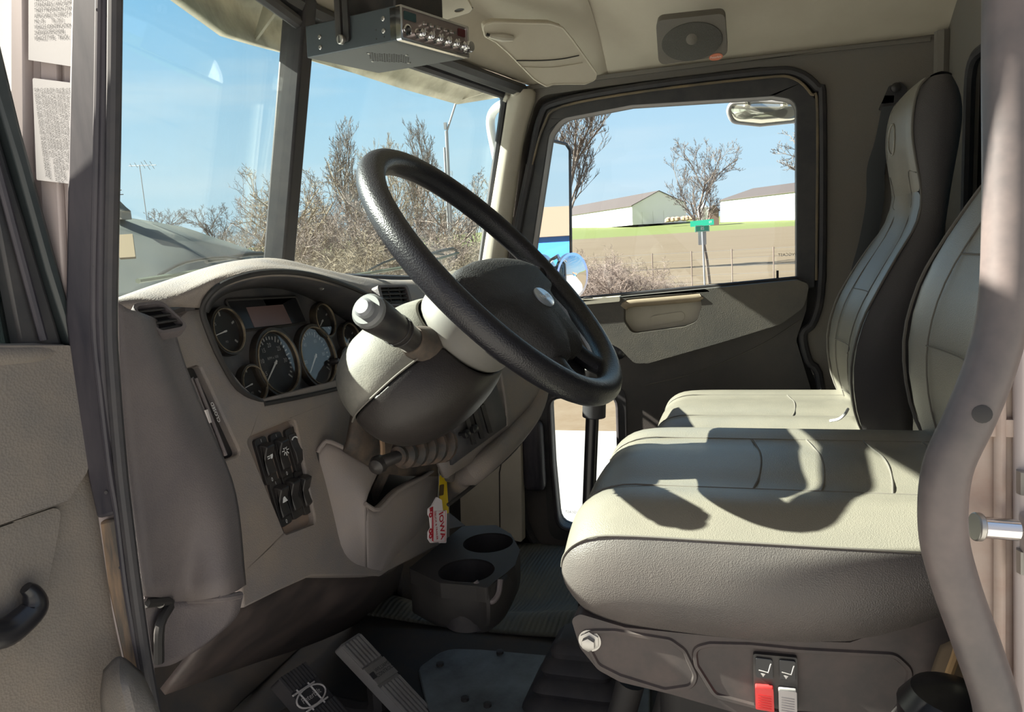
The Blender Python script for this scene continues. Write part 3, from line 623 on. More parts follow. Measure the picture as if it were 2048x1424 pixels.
# cover under the column
def px3(L_): return [P(a, b, x=x) for a, b, x in L_]
kA = grid([px3([(634, 898, -.708), (662, 884, -.692), (730, 918, -.657), (760, 936, -.645)]), px3([(645, 985, -.703), (680, 965, -.676), (715, 975, -.652), (731, 1008, -.638)]), px3([(650, 1070, -.70), (684, 1065, -.674), (712, 1062, -.656), (733, 1080, -.647)]), px3([(640, 1150, -.695), (676, 1151, -.682), (706, 1152, -.673), (735, 1152, -.668)])], 4, 4)
kB = grid([px3([(731, 1008, -.638), (757, 1018, -.632), (795, 982, -.625), (840, 957, -.620), (868, 942, -.628), (894, 936, -.65)]), px3([(733, 1080, -.647), (757, 1085, -.643), (788, 1060, -.638), (812, 1045, -.635), (836, 1045, -.645), (856, 1050, -.668)]), px3([(735, 1152, -.668), (744, 1152, -.665), (752, 1152, -.662), (762, 1151, -.661), (785, 1134, -.672), (806, 1114, -.69)])], 4, 4)
kc = mesh('knee_cover', join(kA, kB), M['knee'], parent=DB, sol=.012, ang=80)
mesh('cover_lip', tube(px3([(636, 905, -.706), (645, 890, -.70), (662, 884, -.690), (730, 918, -.655), (760, 937, -.643)]), .004, 8, 3), M['knee'], parent=kc)
mesh('cover_lip', tube(px3([(731, 1008, -.636), (757, 1019, -.630), (795, 983, -.623), (845, 955, -.618), (884, 930, -.630), (895, 938, -.650)]), .004, 8, 3), M['knee'], parent=kc)
mesh('cover_seam', tube([P(634, 900, x=-.708), P(640, 960, x=-.706), P(650, 1040, x=-.705), P(656, 1075, x=-.704), P(650, 1120, x=-.698), P(622, 1152, x=-.70)], .0022, 6, 4), M['dark'], parent=DB)
mesh('slot_shadow_box', (lambda q: loft([[P(a, b, x=-.74) for a, b in q], [P(a, b, x=-.68) for a, b in q]], True, True))([(715, 945), (850, 930), (850, 985), (740, 1030)]), M['black'], parent=DB)
# angled centre section facing the driver, with its padded lower roll
def wing(px_, py_, off=0):
    xx = -.58+(px_-870)/215*.11+off; return P(px_, py_, x=xx)
wr = [[wing(850, 700, -.05), wing(920, 660, -.05), wing(1000, 610, -.05), wing(1075, 640, -.05)], [wing(850, 860), wing(930, 800), wing(1010, 740), wing(1084, 740)], [wing(884, 955), wing(955, 908), wing(1030, 845), wing(1086, 775)]]
mesh('centre_panel', grid(wr, 4, 4), M['dash'], parent=DB, sol=.012, off=1)
mesh('lower_roll', tube([P(850, 1020, x=-.76), P(900, 978, x=-.655), wing(950, 942, .004), wing(1030, 868, .008), wing(1074, 808, .006), wing(1088, 740, .0), wing(1080, 690, -.03)], [.022, .024, .025, .024, .02, .015, .012], 14, 5), M['dash'], parent=DB)
mesh('roll_lip', tube([wing(896, 1010, .0), wing(950, 968, .0), wing(1030, 898, .0), wing(1080, 828, .0)], .004, 8, 4), M['dark'], parent=DB)
mesh('control_panel', grid([[wing(890, 850, .012), wing(980, 742, .012)], [wing(900, 930, .012), wing(1012, 848, .012)]], 3, 3), M['cluster'], parent=DB, sol=.006, off=1)
mesh('trim_fillet', tube([wing(1000, 740, .014), wing(1010, 800, .014), wing(1013, 852, .014)], .004, 8, 3), M['dash'], parent=DB)
for a, b in ((918, 868), (934, 858)):
    mesh('plunger_knob', join(lathe([(.004, 0), (.004, .012), (.009, .014), (.009, .022), (.004, .024)], wing(a, b, .014), (1, -.3, .1), 16)), M['blackgloss'], parent=DB)
for a, b in ((940, 868), (956, 856), (972, 845)):
    mesh('toggle_switch', tube([wing(a-8, b-36, .02), wing(a+8, b+20, .02)], .006, 4, up=(1, 0, 0)), M['black'], parent=DB)
mesh('key_barrel', lathe([(.012, 0), (.012, .012), (.006, .014)], P(895, 952, x=-.60), (1, -.2, 0), 18), M['steel'], parent=DB)

# ================================================================== steering wheel
WC = V((-.35, 1.06, -.04)); WN = V((.747, 0, .665)).normalized(); WE = V((.665, 0, -.747)).normalized()
FW = Frame(WC, (0, 1, 0), -WE)                   # u = lateral, v = up the wheel; normal towards the driver
if FW.n.dot(WN) < 0: FW = Frame(WC, (0, -1, 0), -WE)
SW = thing('steering_wheel', WC, 'black leather-grained steering wheel with an oval badge', 'steering wheel')
rr = .232
mesh('rim', tube([FW.at(math.cos(q)*rr, math.sin(q)*rr) for q in [2*math.pi*i/72 for i in range(72)]], .0195, 16, 1, True), M['wheel'], parent=SW)
def we(y, e, s=0): return FW.at(y*(1 if FW.ex.y > 0 else -1), -e, s)
hub = [(-.20, -.002), (-.14, -.018), (-.07, -.026), (0, -.028), (.07, -.026), (.14, -.018), (.20, -.002), (.196, .045), (.138, .060), (.105, .095), (.085, .15), (.045, .168), (0, .15), (-.045, .168), (-.085, .15), (-.105, .095), (-.138, .060), (-.196, .045)]
hubp = rnd([((y if FW.ex.y > 0 else -y), -e) for y, e in hub], .012, 3)
mesh('hub_pad', loft([[FW.at(u*.95*s_, -.06+(v+.06)*s_, w) for u, v in hubp] for s_, w in ((.96, -.032), (1, -.022), (1, -.004), (.975, .004), (.93, .009), (.8, .015), (.6, .019), (.35, .0215), (.03, .022))]), M['hub'], parent=SW, ang=60)
mesh('hub_back', lathe([(.085, -.07), (.09, -.03), (.07, -.005)], we(0, .05), FW.n), M['wheel'], parent=SW)
for y0, e0, y1, e1 in ((-.15, .02, -.228, .012), (.15, .02, .228, .012), (-.055, .135, -.085, .218), (.055, .135, .085, .218)):
    mesh('spoke', tube([we(y0, e0, -.012), we((y0+y1)/2, (e0+e1)/2, -.012), we(y1, e1, -.002)], [.022, .018, .017], 12, 3, up=tuple(FW.n), flat=.75), M['wheel'], parent=SW)
mesh('spoke_web', plate(FW, [((y if FW.ex.y > 0 else -y), -e) for y, e in ((-.06, .14), (.06, .14), (.075, .19), (.05, .2), (-.05, .2), (-.075, .19))], [], -.035, -.022), M['wheel'], parent=SW, bev=.005)
by, be = .012, .072
bo = mesh('badge', lathe([(1, -.001), (1, .002), (.9, .004)], (0, 0, 0), (0, 0, 1), 32), M['badge'], parent=SW)
for q in bo.data.vertices:
    p = q.co + WC; q.co = we(by+p.x*.031, be+p.y*.0185, .0215+p.z) - WC
mesh('badge_lettering', text('Peterbilt', .0125, FW, by if FW.ex.y > 0 else -by, -be, .0258), M['white'], parent=SW)
mesh('horn_mark', tube([we(-.012, .112, .0175), we(.002, .108, .0178), we(.01, .104, .018), (we(.012, .114, .0168)), we(.004, .114, .017), we(-.004, .120, .0155)], .0008, 5), M['black'], parent=SW)

# ================================================================== steering column
SCo = thing('steering_column', (-.52, 1.03, -.3), 'dark steering column shroud with stalk and tilt lever boot', 'steering column')
def sect(s, yc, hy, et, eb, n=28, pw=2.6):
    c, h = (et+eb)/2, (eb-et)/2; o = []
    for i in range(n):
        q = 2*math.pi*i/n; a, b = math.cos(q), math.sin(q)
        o.append((yc+hy*math.copysign(abs(a)**(2/pw), a), c+h*math.copysign(abs(b)**(2/pw), b), s))
    return o
def clam(rings, sel):
    rs = [[we(*p) for p in sect(*r)] for r in rings]; n = len(rs[0]); h = n//2
    pick = list(range(h, n))+[0] if sel == 'top' else list(range(0, h+1))
    return loft([[r[i] for i in pick] for r in rs], closed=False)
body = [(-.100, -.012, .088, -.050, .105), (-.125, -.018, .108, -.066, .118), (-.16, -.026, .124, -.076, .124), (-.20, -.030, .132, -.080, .126), (-.24, -.032, .126, -.074, .116), (-.268, -.032, .104, -.052, .094), (-.286, -.03, .06, -.01, .055), (-.29, -.03, .01, .015, .03)]
mesh('upper_shroud', clam(body, 'top'), M['dusty_sunlit_shroud'], parent=SCo, sol=.004, sub=1, ang=80)
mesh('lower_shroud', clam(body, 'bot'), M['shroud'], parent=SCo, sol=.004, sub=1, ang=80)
cup = [(-.035, -.006, .082, -.050, .100, 28, 2), (-.05, -.008, .090, -.056, .106, 28, 2), (-.085, -.012, .094, -.056, .110, 28, 2), (-.098, -.013, .090, -.052, .106, 28, 2), (-.112, -.016, .085, -.048, .102, 28, 2)]
mesh('column_collar', loft([[we(*p) for p in sect(*r)] for r in cup]), mat('dusty collar', (.15, .145, .135), .6, dust=(150, 142, 126), damt=.4, dscale=9), parent=SCo, sub=1, ang=80)
mesh('shroud_seam', tube([we(yc-hy-.001, (et+eb)/2, s) for s, yc, hy, et, eb in body[:6]], .0016, 6, 4), M['seam'], parent=SCo)
base, tip = P(838, 690, y=.945), P(737, 622, y=.825)
ax = (tip-base)
stk = mesh('indicator_stalk', tube([base, base+ax*.2, base+ax*.45, base+ax*.93, base+ax*.97], [.016, .0175, .020, .0235, .0215], 20), M['black'], parent=SCo)
mesh('stalk_boot', tube([base-ax*.16+V((0, .02, -.0)), base+ax*.02, base+ax*.18], [.032, .026, .019], 18), M['bracket'], parent=SCo)
mesh('stalk_end', lathe([(.0222, 0), (.0222, .006), (.019, .010), (.0135, .010)], tip-ax*.03, ax, 28), M['stalkgrey'], parent=stk)
mesh('stalk_button', lathe([(.0125, 0), (.0125, .010), (.009, .013)], tip-ax*.02+ax.normalized()*.006, ax, 24), mat('grey push button', (.2, .21, .22), .5), parent=stk)
for t in (.42, .5): mesh('stalk_ring', lathe([(.0212, -.001), (.0218, 0), (.0212, .001)], base+ax*t, ax, 24), M['dark'], parent=stk)
br = [[P(704, 812, x=-.66), P(790, 832, x=-.63), P(924, 836, x=-.60)], [P(692, 880, x=-.665), P(790, 890, x=-.635), P(900, 890, x=-.605)], [P(686, 892, x=-.68), P(760, 944, x=-.65), P(874, 948, x=-.63)]]
mesh('column_bracket', grid(br, 3, 3), M['bracket'], parent=SCo, sol=.012)
b0, b1 = P(884, 884, y=1.2), P(796, 912, y=1.06)
bp_ = []; br_ = []
for i in range(21):
    t = i/20; bp_.append(b0.lerp(b1, t)); br_.append(.037*(1-t*.4)*(1.0 if i % 4 in (1, 2) else .70))
mesh('lever_boot', tube(bp_, br_, 18), mat('dusty boot rubber', (.03, .028, .028), .6, dust=(140, 112, 90), damt=.5, dscale=26), parent=SCo)
lv = mesh('tilt_lever', tube([P(806, 909, y=1.07), P(776, 920, y=1.05), P(757, 928, y=1.04)], [.010, .0105, .012], 12, 3), M['black'], parent=SCo)
mesh('lever_knob', lathe([(.002, -.016), (.0125, -.010), (.0155, 0), (.0125, .010), (.002, .0155)], P(757, 929, y=1.04), (0, -1, -.2), 20), M['black'], parent=lv)
mesh('column_strut', tube([P(757, 836, x=-.625), P(765, 890, x=-.62), P(764, 925, x=-.62)], .007, 8, 3, flat=.5), mat('rusty strut', (.42, .27, .17), .6), parent=SCo)
mesh('column_shaft', tube([P(772, 935, x=-.645), P(736, 1012, x=-.70)], .012, 8), M['bracket'], parent=SCo)
# ================================================================== key tags on the ignition key
ky = thing('key_tag', P(880, 985, x=-.612), 'plain yellow key tag hanging behind the white truck-shaped tag', 'key tag')
FT = Frame(P(885, 985, x=-.618), (.25, 1, .0), (0, 0, 1))
mesh('tag', plate(FT, rnd(FT.poly([(878, 945), (893, 952), (898, 1028), (882, 1022)]), .004), [], -.0025, 0), M['yellow'], parent=ky, bev=.0006)
mesh('print_patch', plate(FT, rnd(FT.poly([(879, 970), (888, 968), (887, 990), (878, 992)]), .003), [], 0, .0004), M['tan'], parent=ky)
k2 = thing('key_tag', P(876, 1080, x=-.608), 'white and red truck-shaped key tag reading IOWA', 'key tag')
FT2 = Frame(P(875, 1040, x=-.606), (.25, 1, 0), (0, 0, 1))
body = FT2.poly([(874, 994), (884, 1000), (886, 1022), (894, 1020), (893, 1086), (862, 1086), (857, 1078), (857, 1064), (862, 1056), (860, 1034), (857, 1030), (857, 1018), (864, 1012)])
mesh('tag', plate(FT2, rnd(body, .003), [], -.003, 0), M['tagwhite'], parent=k2, bev=.0006)
mesh('print_frame', tube([FT2.at(*q, .0004) for q in FT2.poly([(868, 1022), (891, 1022), (890, 1083), (866, 1083)])], .0005, 4, 1, True), M['tagred'], parent=k2)
red = [plate(FT2, FT2.poly([(859, 1016), (866, 1013), (866, 1022), (860, 1024)]), [], 0, .0005)]
for a, b in ((861, 1030), (861, 1062), (861, 1072)): red.append(plate(FT2, ell(*FT2.px(a, b), .0052), [ell(*FT2.px(a, b), .0024)], 0, .0006))
red.append(plate(FT2, FT2.poly([(864, 1020), (866, 1020), (866, 1082), (864, 1082)]), [], 0, .0005))
mesh('truck_print', join(*red), M['tagred'], parent=k2, smooth_=False)
u0, v0 = FT2.px(883, 1051); 
mesh('tag_lettering', text('IOWA', .0205, FT2, u0, v0, .0008, ang=-math.pi/2, sx=1.0, bold=.0005), M['tagred'], parent=k2)
u0, v0 = FT2.px(872, 1051)
mesh('tag_lettering', text('TRUCK & TRAILER', .0074, FT2, u0, v0, .0005, ang=-math.pi/2, bold=.00015), M['tagred'], parent=k2)
mesh('key_ring', tube([P(880, 940, x=-.608)+V((0, math.cos(q)*.008, math.sin(q)*.011)) for q in [i*.5236 for i in range(12)]], .0012, 6, 1, True), M['steel'], parent=k2)
mesh('ring_link', tube([P(878, 948, x=-.608), P(876, 1000, x=-.605)], .001, 5), M['steel'], parent=k2)
# ================================================================== cup holder console on the tunnel
FC = Frame((0, 0, -.62), (1, 0, 0), (0, 1, 0))
def cpx(L_): return FC.poly(L_)
CH = thing('cup_holder', (-.70, 1.7, -1.03), 'black double cup holder console on the floor tunnel', 'cup holder')
top = cpx([(818, 1136), (925, 1052), (992, 1050), (1022, 1068), (1040, 1100), (1030, 1130), (1012, 1146), (990, 1162), (975, 1176), (952, 1172), (880, 1166)])
c1, c2 = FC.px(933, 1141), FC.px(976, 1085)
R1 = .055
h1 = ell(*c1, R1); h2 = ell(*c2, R1*.97)
notch = []
mesh('top_plate', plate(FC, rnd(top, .008), [h1, h2], -.03, 0), M['dark'], parent=CH, bev=.003)
for (u, v), r in ((c1, R1), (c2, R1*.97)):
    mesh('cup_well', lathe([(r*1.02, -.004), (r, -.004), (r*.9, -.10), (r*.9, -.103), (r*.001, -.103)], FC.at(u, v), (0, 0, 1), 32, caps=False), M['rubber'], parent=CH, ang=60)
sd_ = cpx([(818, 1132), (880, 1160), (952, 1166), (975, 1172), (1012, 1146), (1036, 1102)])
rows = []
for w, s_, dx in ((-.002, 1, 0), (-.03, 1.01, .006), (-.07, 1.0, -.0), (-.10, .97, -.02), (-.125, .9, -.05)):
    cx, cy = -.78, 1.75
    rows.append([FC.at(cx+(u-cx)*s_+dx*.2, cy+(v-cy)*s_, w) for u, v in sd_])
mesh('console_side', grid(rows, 3, 2), M['dark'], parent=CH, sol=.012)
nf = P(985, 1190, z=-.66)
mesh('cup_notch', tube([P(940, 1160, z=-.618)+V((.012, -.004, 0)), P(955, 1188, z=-.645)+V((.02, -.01, 0)), P(968, 1196, z=-.65)+V((.02, -.01, 0)), P(984, 1180, z=-.64)+V((.016, -.01, 0)), P(990, 1156, z=-.618)+V((.012, -.004, 0))], .0055, 8, 4), M['dash_end'], parent=CH)
mesh('latch_button', lathe([(.010, 0), (.010, .006), (.006, .008)], P(1018, 1144, z=-.665)+V((.004, -.004, 0)), (.75, -.6, 0), 18), M['steel'], parent=CH)
mesh('console_pedestal', tube([V((-.84, 1.72, -1.04)), V((-.82, 1.72, -.70))], [.15, .12], 4), M['floor'], parent=CH)
# ================================================================== floor mat, cover plate, pedals
rm = []
for i, x in enumerate((-.98, -.85, -.7, -.5, -.3, -.1, .1)):
    rm.append([V((x, y, z+.018*math.sin(i*1.7+j*.9)*(.3 if j in (0, 5) else 1))) for j, (y, z) in enumerate(((1.46, -.836), (1.56, -.84), (1.74, -.955), (1.93, -1.025), (2.15, -1.03), (2.37, -1.03)))])
mesh('floor_mat', grid(rm, 8, 8), mat('ribbed floor rubber', (.05, .055, .05), .7, dust=(104, 100, 84), damt=.55, dscale=5, wave=(26, 'X', .6)), sol=.006, label='dark ribbed rubber floor mat in the passenger footwell', cat='floor mat')
FPl = Frame((0, 0, -.842), (1, 0, 0), (0, 1, 0))
pp = rnd(FPl.poly([(835, 1335), (890, 1296), (960, 1298), (1120, 1312), (1300, 1320), (1300, 1470), (880, 1470), (850, 1400)]), [.03, .05, .03, 0, 0, 0, 0, .02])
cp = thing('cover_plate', (-.5, 1.25, -.85), 'flat bluish grey metal floor plate around the shift boot', 'floor plate')
mesh('plate', plate(FPl, pp, [], -.008, 0), M['plate'], parent=cp, bev=.003)
for a, b in ((880, 1330), (1000, 1306), (905, 1440), (975, 1412), (1060, 1408), (930, 1400), (1110, 1322)):
    mesh('bolt', lathe([(.008, 0), (.008, .005), (.005, .006)], FPl.at(*FPl.px(a, b)), (0, 0, 1), 8), M['dark'], parent=cp)
def pedal(nm, cor, d0, label, ribs, mt, thick=.018, pad=None):
    p = [P(a, b, y=x) for a, b, x in cor]
    f = Frame((p[0]+p[1]+p[2]+p[3])/4, p[1]-p[0], p[0]-p[3])
    if f.n.z < 0: f = Frame(f.o, f.ex*-1, f.ey)
    uv = [((q-f.o).dot(f.ex), (q-f.o).dot(f.ey)) for q in p]
    t = thing(nm, f.o-V((0, 0, .1)), label, 'pedal')
    mesh('pedal_pad', plate(f, rnd(uv, .006), [], -thick, 0), mt, parent=t, bev=.002)
    A, B, C_, D = [V(q) for q in uv]
    for lo, hi in pad or ((0.03, .97),):
        for i in range(ribs):
            s_ = (i+.5)/ribs; a0 = A.lerp(B, s_); b0 = D.lerp(C_, s_); a, b = a0.lerp(b0, lo), a0.lerp(b0, hi)
            mesh('grip_rib', tube([f.at(a.x, a.y, .001), f.at(b.x, b.y, .001)], .0042, 6, flat=.6), mt, parent=t)
    return t, f, (A, B, C_, D)
t, f, (A, B, C_, D) = pedal('accelerator_pedal', [(676, 1294, 1.12), (716, 1268, 1.185), (890, 1428, 1.185), (838, 1466, 1.12)], 0, 'long grey ribbed accelerator pedal', 6, M['pedal'], pad=((.02, .27), (.50, .99)))
lg = [A.lerp(D, .29), B.lerp(C_, .29), B.lerp(C_, .47), A.lerp(D, .47)]
mesh('maker_plate', plate(f, [(q.x, q.y) for q in lg], [], 0, .003), M['pedal'], parent=t)
m_ = sum((q for q in lg), V((0, 0)))/4; an = math.atan2((lg[1]-lg[0]).y, (lg[1]-lg[0]).x)
mesh('maker_lettering', text('WILLIAMS\nCONTROLS', .0105, f, m_.x+math.cos(an)*.008, m_.y+math.sin(an)*.008, .0034, ang=an), M['ink'], parent=t)
w_ = m_-(lg[1]-lg[0]).normalized()*.026
mesh('maker_mark', plate(f, [(w_.x+math.cos(an+k)*.009, w_.y+math.sin(an+k)*.009) for k in (.785, 2.356, 3.927, 5.498)], [], .003, .0036), M['ink'], parent=t)
mesh('pedal_arm', tube([f.at(0, .02, -.02), f.at(.0, -.02, -.07), V((-.80, f.o.y, -.85))], .02, 8, 3), M['dark'], parent=t)
t, f, (A, B, C_, D) = pedal('brake_pedal', [(552, 1362, .99), (606, 1328, 1.06), (716, 1424, 1.06), (650, 1476, .99)], 0, 'black ribbed rubber brake pedal with script oval at the bottom', 9, M['rubber'], thick=.025, pad=((0, .26), (.62, 1)))
q0, q1 = A.lerp(D, .44), B.lerp(C_, .44); m_ = q0.lerp(q1, .42); an = math.atan2((q1-q0).y, (q1-q0).x)
mesh('oval_mark', tube([f.at(m_.x+math.cos(q)*.036*math.cos(an)-math.sin(q)*.016*math.sin(an), m_.y+math.cos(q)*.036*math.sin(an)+math.sin(q)*.016*math.cos(an), .002) for q in [i*.2618 for i in range(24)]], .0016, 6, 1, True), M['switchgrey'], parent=t)
mesh('oval_lettering', text('Peterbilt', .014, f, m_.x, m_.y, .002, ang=an), M['switchgrey'], parent=t)
gl_ = []
for s_ in (.3, .58):
    a, b = A.lerp(D, s_), B.lerp(C_, s_); gl_.append(tube([f.at(a.x, a.y, .001), f.at(*a.lerp(b, .8), .001)], .0018, 5))
for s_ in (.2, .62):
    a, b = A.lerp(B, s_), D.lerp(C_, s_); gl_.append(tube([f.at(*a.lerp(b, .24), .001), f.at(*a.lerp(b, .64), .001)], .0018, 5))
mesh('grid_lines', join(*gl_), M['switchgrey'], parent=t)
mesh('pedal_arm', tube([f.at(0, 0, -.02), f.at(.0, -.0, -.06), V((-.88, f.o.y, -.86))], .022, 8, 3), M['dark'], parent=t)
# ================================================================== seats
def seat(name, cx_y, dx, dz, label, detail):
    S = thing(name, (dx+.05, cx_y, -.85 if detail else -1.04), label, 'seat')
    def topz(q, x):   # q = lateral position -1..1 on the cushion
        a = abs(q); bol = .016*math.exp(-((a-.68)/.2)**2)
        valley = -.012*math.exp(-((a-.42)/.14)**2)
        z = -.334+bol*.55+valley*.5+.014*(1-a**2)
        if a > .8: z -= .012*((a-.8)/.2)**1.6
        return z
    xs = [-.224, -.221, -.214, -.20, -.175, -.13, -.06, .02, .10, .16, .22, .28]
    NQ = 17
    def nose(x): return 1-math.sqrt(max(0, 1-min(1, max(0, (-.15-x)/.0742))**2))
    def drop(x): return .058*nose(x)
    def row(x):
        k = 1-.09*nose(x)
        hw = .242*k; out = []
        for i in range(NQ):
            q = -1+2*i/(NQ-1); out.append(V((x+dx, cx_y+q*hw, topz(q, x)-drop(x)+dz)))
        return out
    T = [row(x) for x in xs]
    zb = [-.415, -.430, -.443, -.455, -.464, -.470, -.476, -.478, -.468, -.445, -.405, -.375]
    def sidepts(sg, i):
        x = xs[i]; e = T[i][0] if sg < 0 else T[i][-1]; k = (e.y-cx_y)/.242*sg
        h = e.z-(zb[i]+dz); bulge = .016*sg*(1-nose(x))
        pts = [e, V((x+dx, e.y+bulge*.75, e.z-h*.16)), V((x+dx, e.y+bulge, e.z-h*.45)), V((x+dx, e.y+bulge*.7, e.z-h*.75)), V((x+dx+.004, e.y-sg*.012, zb[i]+dz))]
        return pts
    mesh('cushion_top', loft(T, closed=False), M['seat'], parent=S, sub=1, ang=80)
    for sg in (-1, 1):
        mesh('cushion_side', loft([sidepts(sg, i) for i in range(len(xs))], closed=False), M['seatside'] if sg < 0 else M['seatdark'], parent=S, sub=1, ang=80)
    # front border
    A = sidepts(-1, 0); B = sidepts(1, 0)
    fr_rows = []
    for j in range(5):
        r = []
        for i in range(NQ):
            t = i/(NQ-1); p = A[j].lerp(B[j], t); 
            if j == 0: p = T[0][i].copy()
            p.x -= .014*(1-(2*t-1)**4)*(0 if j == 0 else 1 if j < 4 else .3); r.append(p)
        fr_rows.append(r)
    mesh('cushion_front', loft(fr_rows, closed=False), M['seat'], parent=S, sub=1, ang=80)
    sm = []
    sm.append(tube([T[i][0]+V((0, -.001, .0)) for i in range(0, len(xs))], .0014, 6, 3))
    mesh('edge_stitching', sm[0], M['seam'], parent=S)
    def on(q, x):
        k = 1-.09*nose(x)
        return V((x+dx, cx_y+q*.242*k, topz(q, x)-drop(x)+dz+.0003))
    for q in (-.5, .5): mesh('insert_seam', tube([on(q, x) for x in (-.22, -.2, -.16, -.1, 0, .1, .2, .28)], .0011, 6, 3), M['seam'], parent=S)
    for x in ((.005, .085, .165, .245) if detail else (.1,)): mesh('insert_seam', tube([on(q, x+.012*(1-(2*q)**2)) for q in (-.5, -.3, -.1, .1, .3, .5)], .0014, 6, 3), M['seam'], parent=S)
    # backrest
    lev = [(-.56, .26, .34, .185), (-.48, .24, .345, .215), (-.40, .212, .34, .236), (-.30, .203, .335, .245), (-.21, .222, .345, .242), (-.14, .255, .365, .232), (-.07, .295, .39, .212), (.0, .338, .405, .182), (.06, .346, .415, .160), (.12, .337, .425, .153), (.18, .329, .435, .150), (.235, .332, .438, .146), (.275, .343, .43, .137), (.298, .365, .42, .12)]
    bx, bz = dx+.03, dz+.11
    if not detail: bx, bz = dx, 0.
    def brow(l):
        z, xf, xr, hw = l; out = []
        for i in range(NQ):
            q = -1+2*i/(NQ-1); a = abs(q)
            head = max(0, min(1, z/.08))
            dish = (.030*(1-head)+.0*head)*math.exp(-(a/.55)**2)
            x = xf + dish + (.002*head*a**2)
            if a > .8: x += .008*((a-.8)/.2)**1.7
            out.append(V((x+bx, cx_y+q*hw, z+bz)))
        return out
    BT = [brow(l) for l in lev]
    # split: lower inserts, head section
    hi_ = 8
    mesh('backrest_front', loft(BT[:hi_+1], closed=False), M['seat'], parent=S, sub=1, ang=80)
    mesh('headrest_front', loft(BT[hi_:], closed=False), M['seat'], parent=S, sub=1, ang=80)
    def bs(sg, i):
        z, xf, xr, hw = lev[i]; e = BT[i][0] if sg < 0 else BT[i][-1]; xb = xr+bx
        return [e, V((e.x+(xb-e.x)*.3, e.y+sg*.010, e.z)), V((e.x+(xb-e.x)*.7, e.y+sg*.010, e.z)), V((xb, e.y-sg*.012, e.z)), V((xb+.012, cx_y+sg*hw*.5, e.z)), V((xb+.014, cx_y, e.z))]
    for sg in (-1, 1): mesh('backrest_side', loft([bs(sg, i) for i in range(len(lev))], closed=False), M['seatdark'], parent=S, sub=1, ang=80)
    tp = [BT[-1][j].lerp(V((lev[-1][2]+bx, BT[-1][j].y*.97+cx_y*.03, BT[-1][j].z)), .5)+V((0, 0, .012)) for j in range(NQ)]
    tb = [V((lev[-1][2]+bx, p.y, BT[-1][0].z)) for p in tp]
    mesh('headrest_top', loft([BT[-1], tp, tb], closed=False), M['seatdark'], parent=S, sub=1, ang=80)
    for sg, k in ((-1, 0), (1, -1)): mesh('backrest_piping', tube([BT[i][k]+V((-.001, sg*.002, 0)) for i in range(len(lev))], .0028, 6, 3), M['seam'], parent=S)
    def bon(q, z):
        for i in range(len(lev)-1):
            if lev[i][0] <= z <= lev[i+1][0]:
                t = (z-lev[i][0])/(lev[i+1][0]-lev[i][0]); f_ = (q+1)/2*(NQ-1); j = min(int(f_), NQ-2); s_ = f_-j
                return BT[i][j].lerp(BT[i][j+1], s_).lerp(BT[i+1][j].lerp(BT[i+1][j+1], s_), t)+V((-.0005, 0, 0))
    for q in (-.5, .5): mesh('insert_seam', tube([bon(q, z) for z in (-.52, -.44, -.36, -.28, -.2, -.12, -.04, .02)], .0012, 6, 3), M['seam'], parent=S)
    for z in (-.42, -.29, -.16): mesh('insert_seam', tube([bon(q, z) for q in (-.5, -.25, 0, .25, .5)], .0012, 6, 3), M['seam'], parent=S)
    mesh('headrest_seam', tube([bon(q, z) for q, z in ((-.96, .10), (-.7, .105), (-.62, .06), (-.6, .03), (0, .02), (.6, .03), (.62, .06), (.7, .105), (.96, .10))], .0013, 6, 4), M['seam'], parent=S)
    if not detail:
        mesh('embossed_mark', tube([bon(.25+math.cos(q)*.28, .19+math.sin(q)*.035) for q in [i*.5236 for i in range(13)]], .002, 6, 2), M['seat'], parent=S)
    return S
S1 = seat('driver_seat', 1.08, 0.0, 0.0, "driver's grey vinyl air seat in front, striped by the wheel's shadow", True)
S2 = seat('passenger_seat', 1.96, 0.0, -.115, 'passenger seat against the far door, tall dark-sided backrest', False)
# base skirt of the driver's seat
FS = Frame((0, .842, 0), (1, 0, 0), (0, 0, 1))
skirt = rnd(FS.poly([(1142, 1238), (1160, 1228), (1250, 1255), (1500, 1280), (1700, 1285), (1860, 1230), (1925, 1190), (1930, 1260), (1890, 1350), (1840, 1450), (1520, 1440), (1340, 1388), (1240, 1364), (1196, 1340), (1160, 1296)]), [.01, .01, 0, 0, 0, 0, .02, .02, 0, .02, .02, .02, .02, .02, .02])
b_ = mesh('base_skirt', plate(FS, skirt, [], -.03, .0), M['skirt'], parent=S1, bev=.008, bseg=3)
for pts in ([(1160, 1262), (1230, 1262), (1340, 1280), (1368, 1300), (1392, 1350), (1384, 1372), (1330, 1380), (1240, 1352), (1196, 1330)], [(1388, 1296), (1420, 1288), (1500, 1290), (1600, 1300), (1790, 1310), (1822, 1340), (1806, 1400), (1780, 1440), (1560, 1425), (1430, 1390), (1392, 1330)]):
    q = rnd(FS.poly(pts), .014)
    mesh('recess_rim', tube([FS.at(u, v, .0) for u, v in q], .0035, 6, 1, True), M['skirt'], parent=b_)
mesh('pivot_bolt', join(lathe([(.0125, 0), (.0125, .004), (.0085, .005), (.0085, .013), (.005, .014)], FS.at(*FS.px(1180, 1280)), FS.n, 6), lathe([(.014, 0), (.014, .002)], FS.at(*FS.px(1180, 1280)), FS.n, 24)), M['steel'], parent=S1)
sp = mesh('switch_housing', plate(FS, rnd(FS.poly([(1506, 1302), (1594, 1310), (1596, 1414), (1508, 1406)]), .003), [], 0, .006), M['black'], parent=S1, bev=.002)
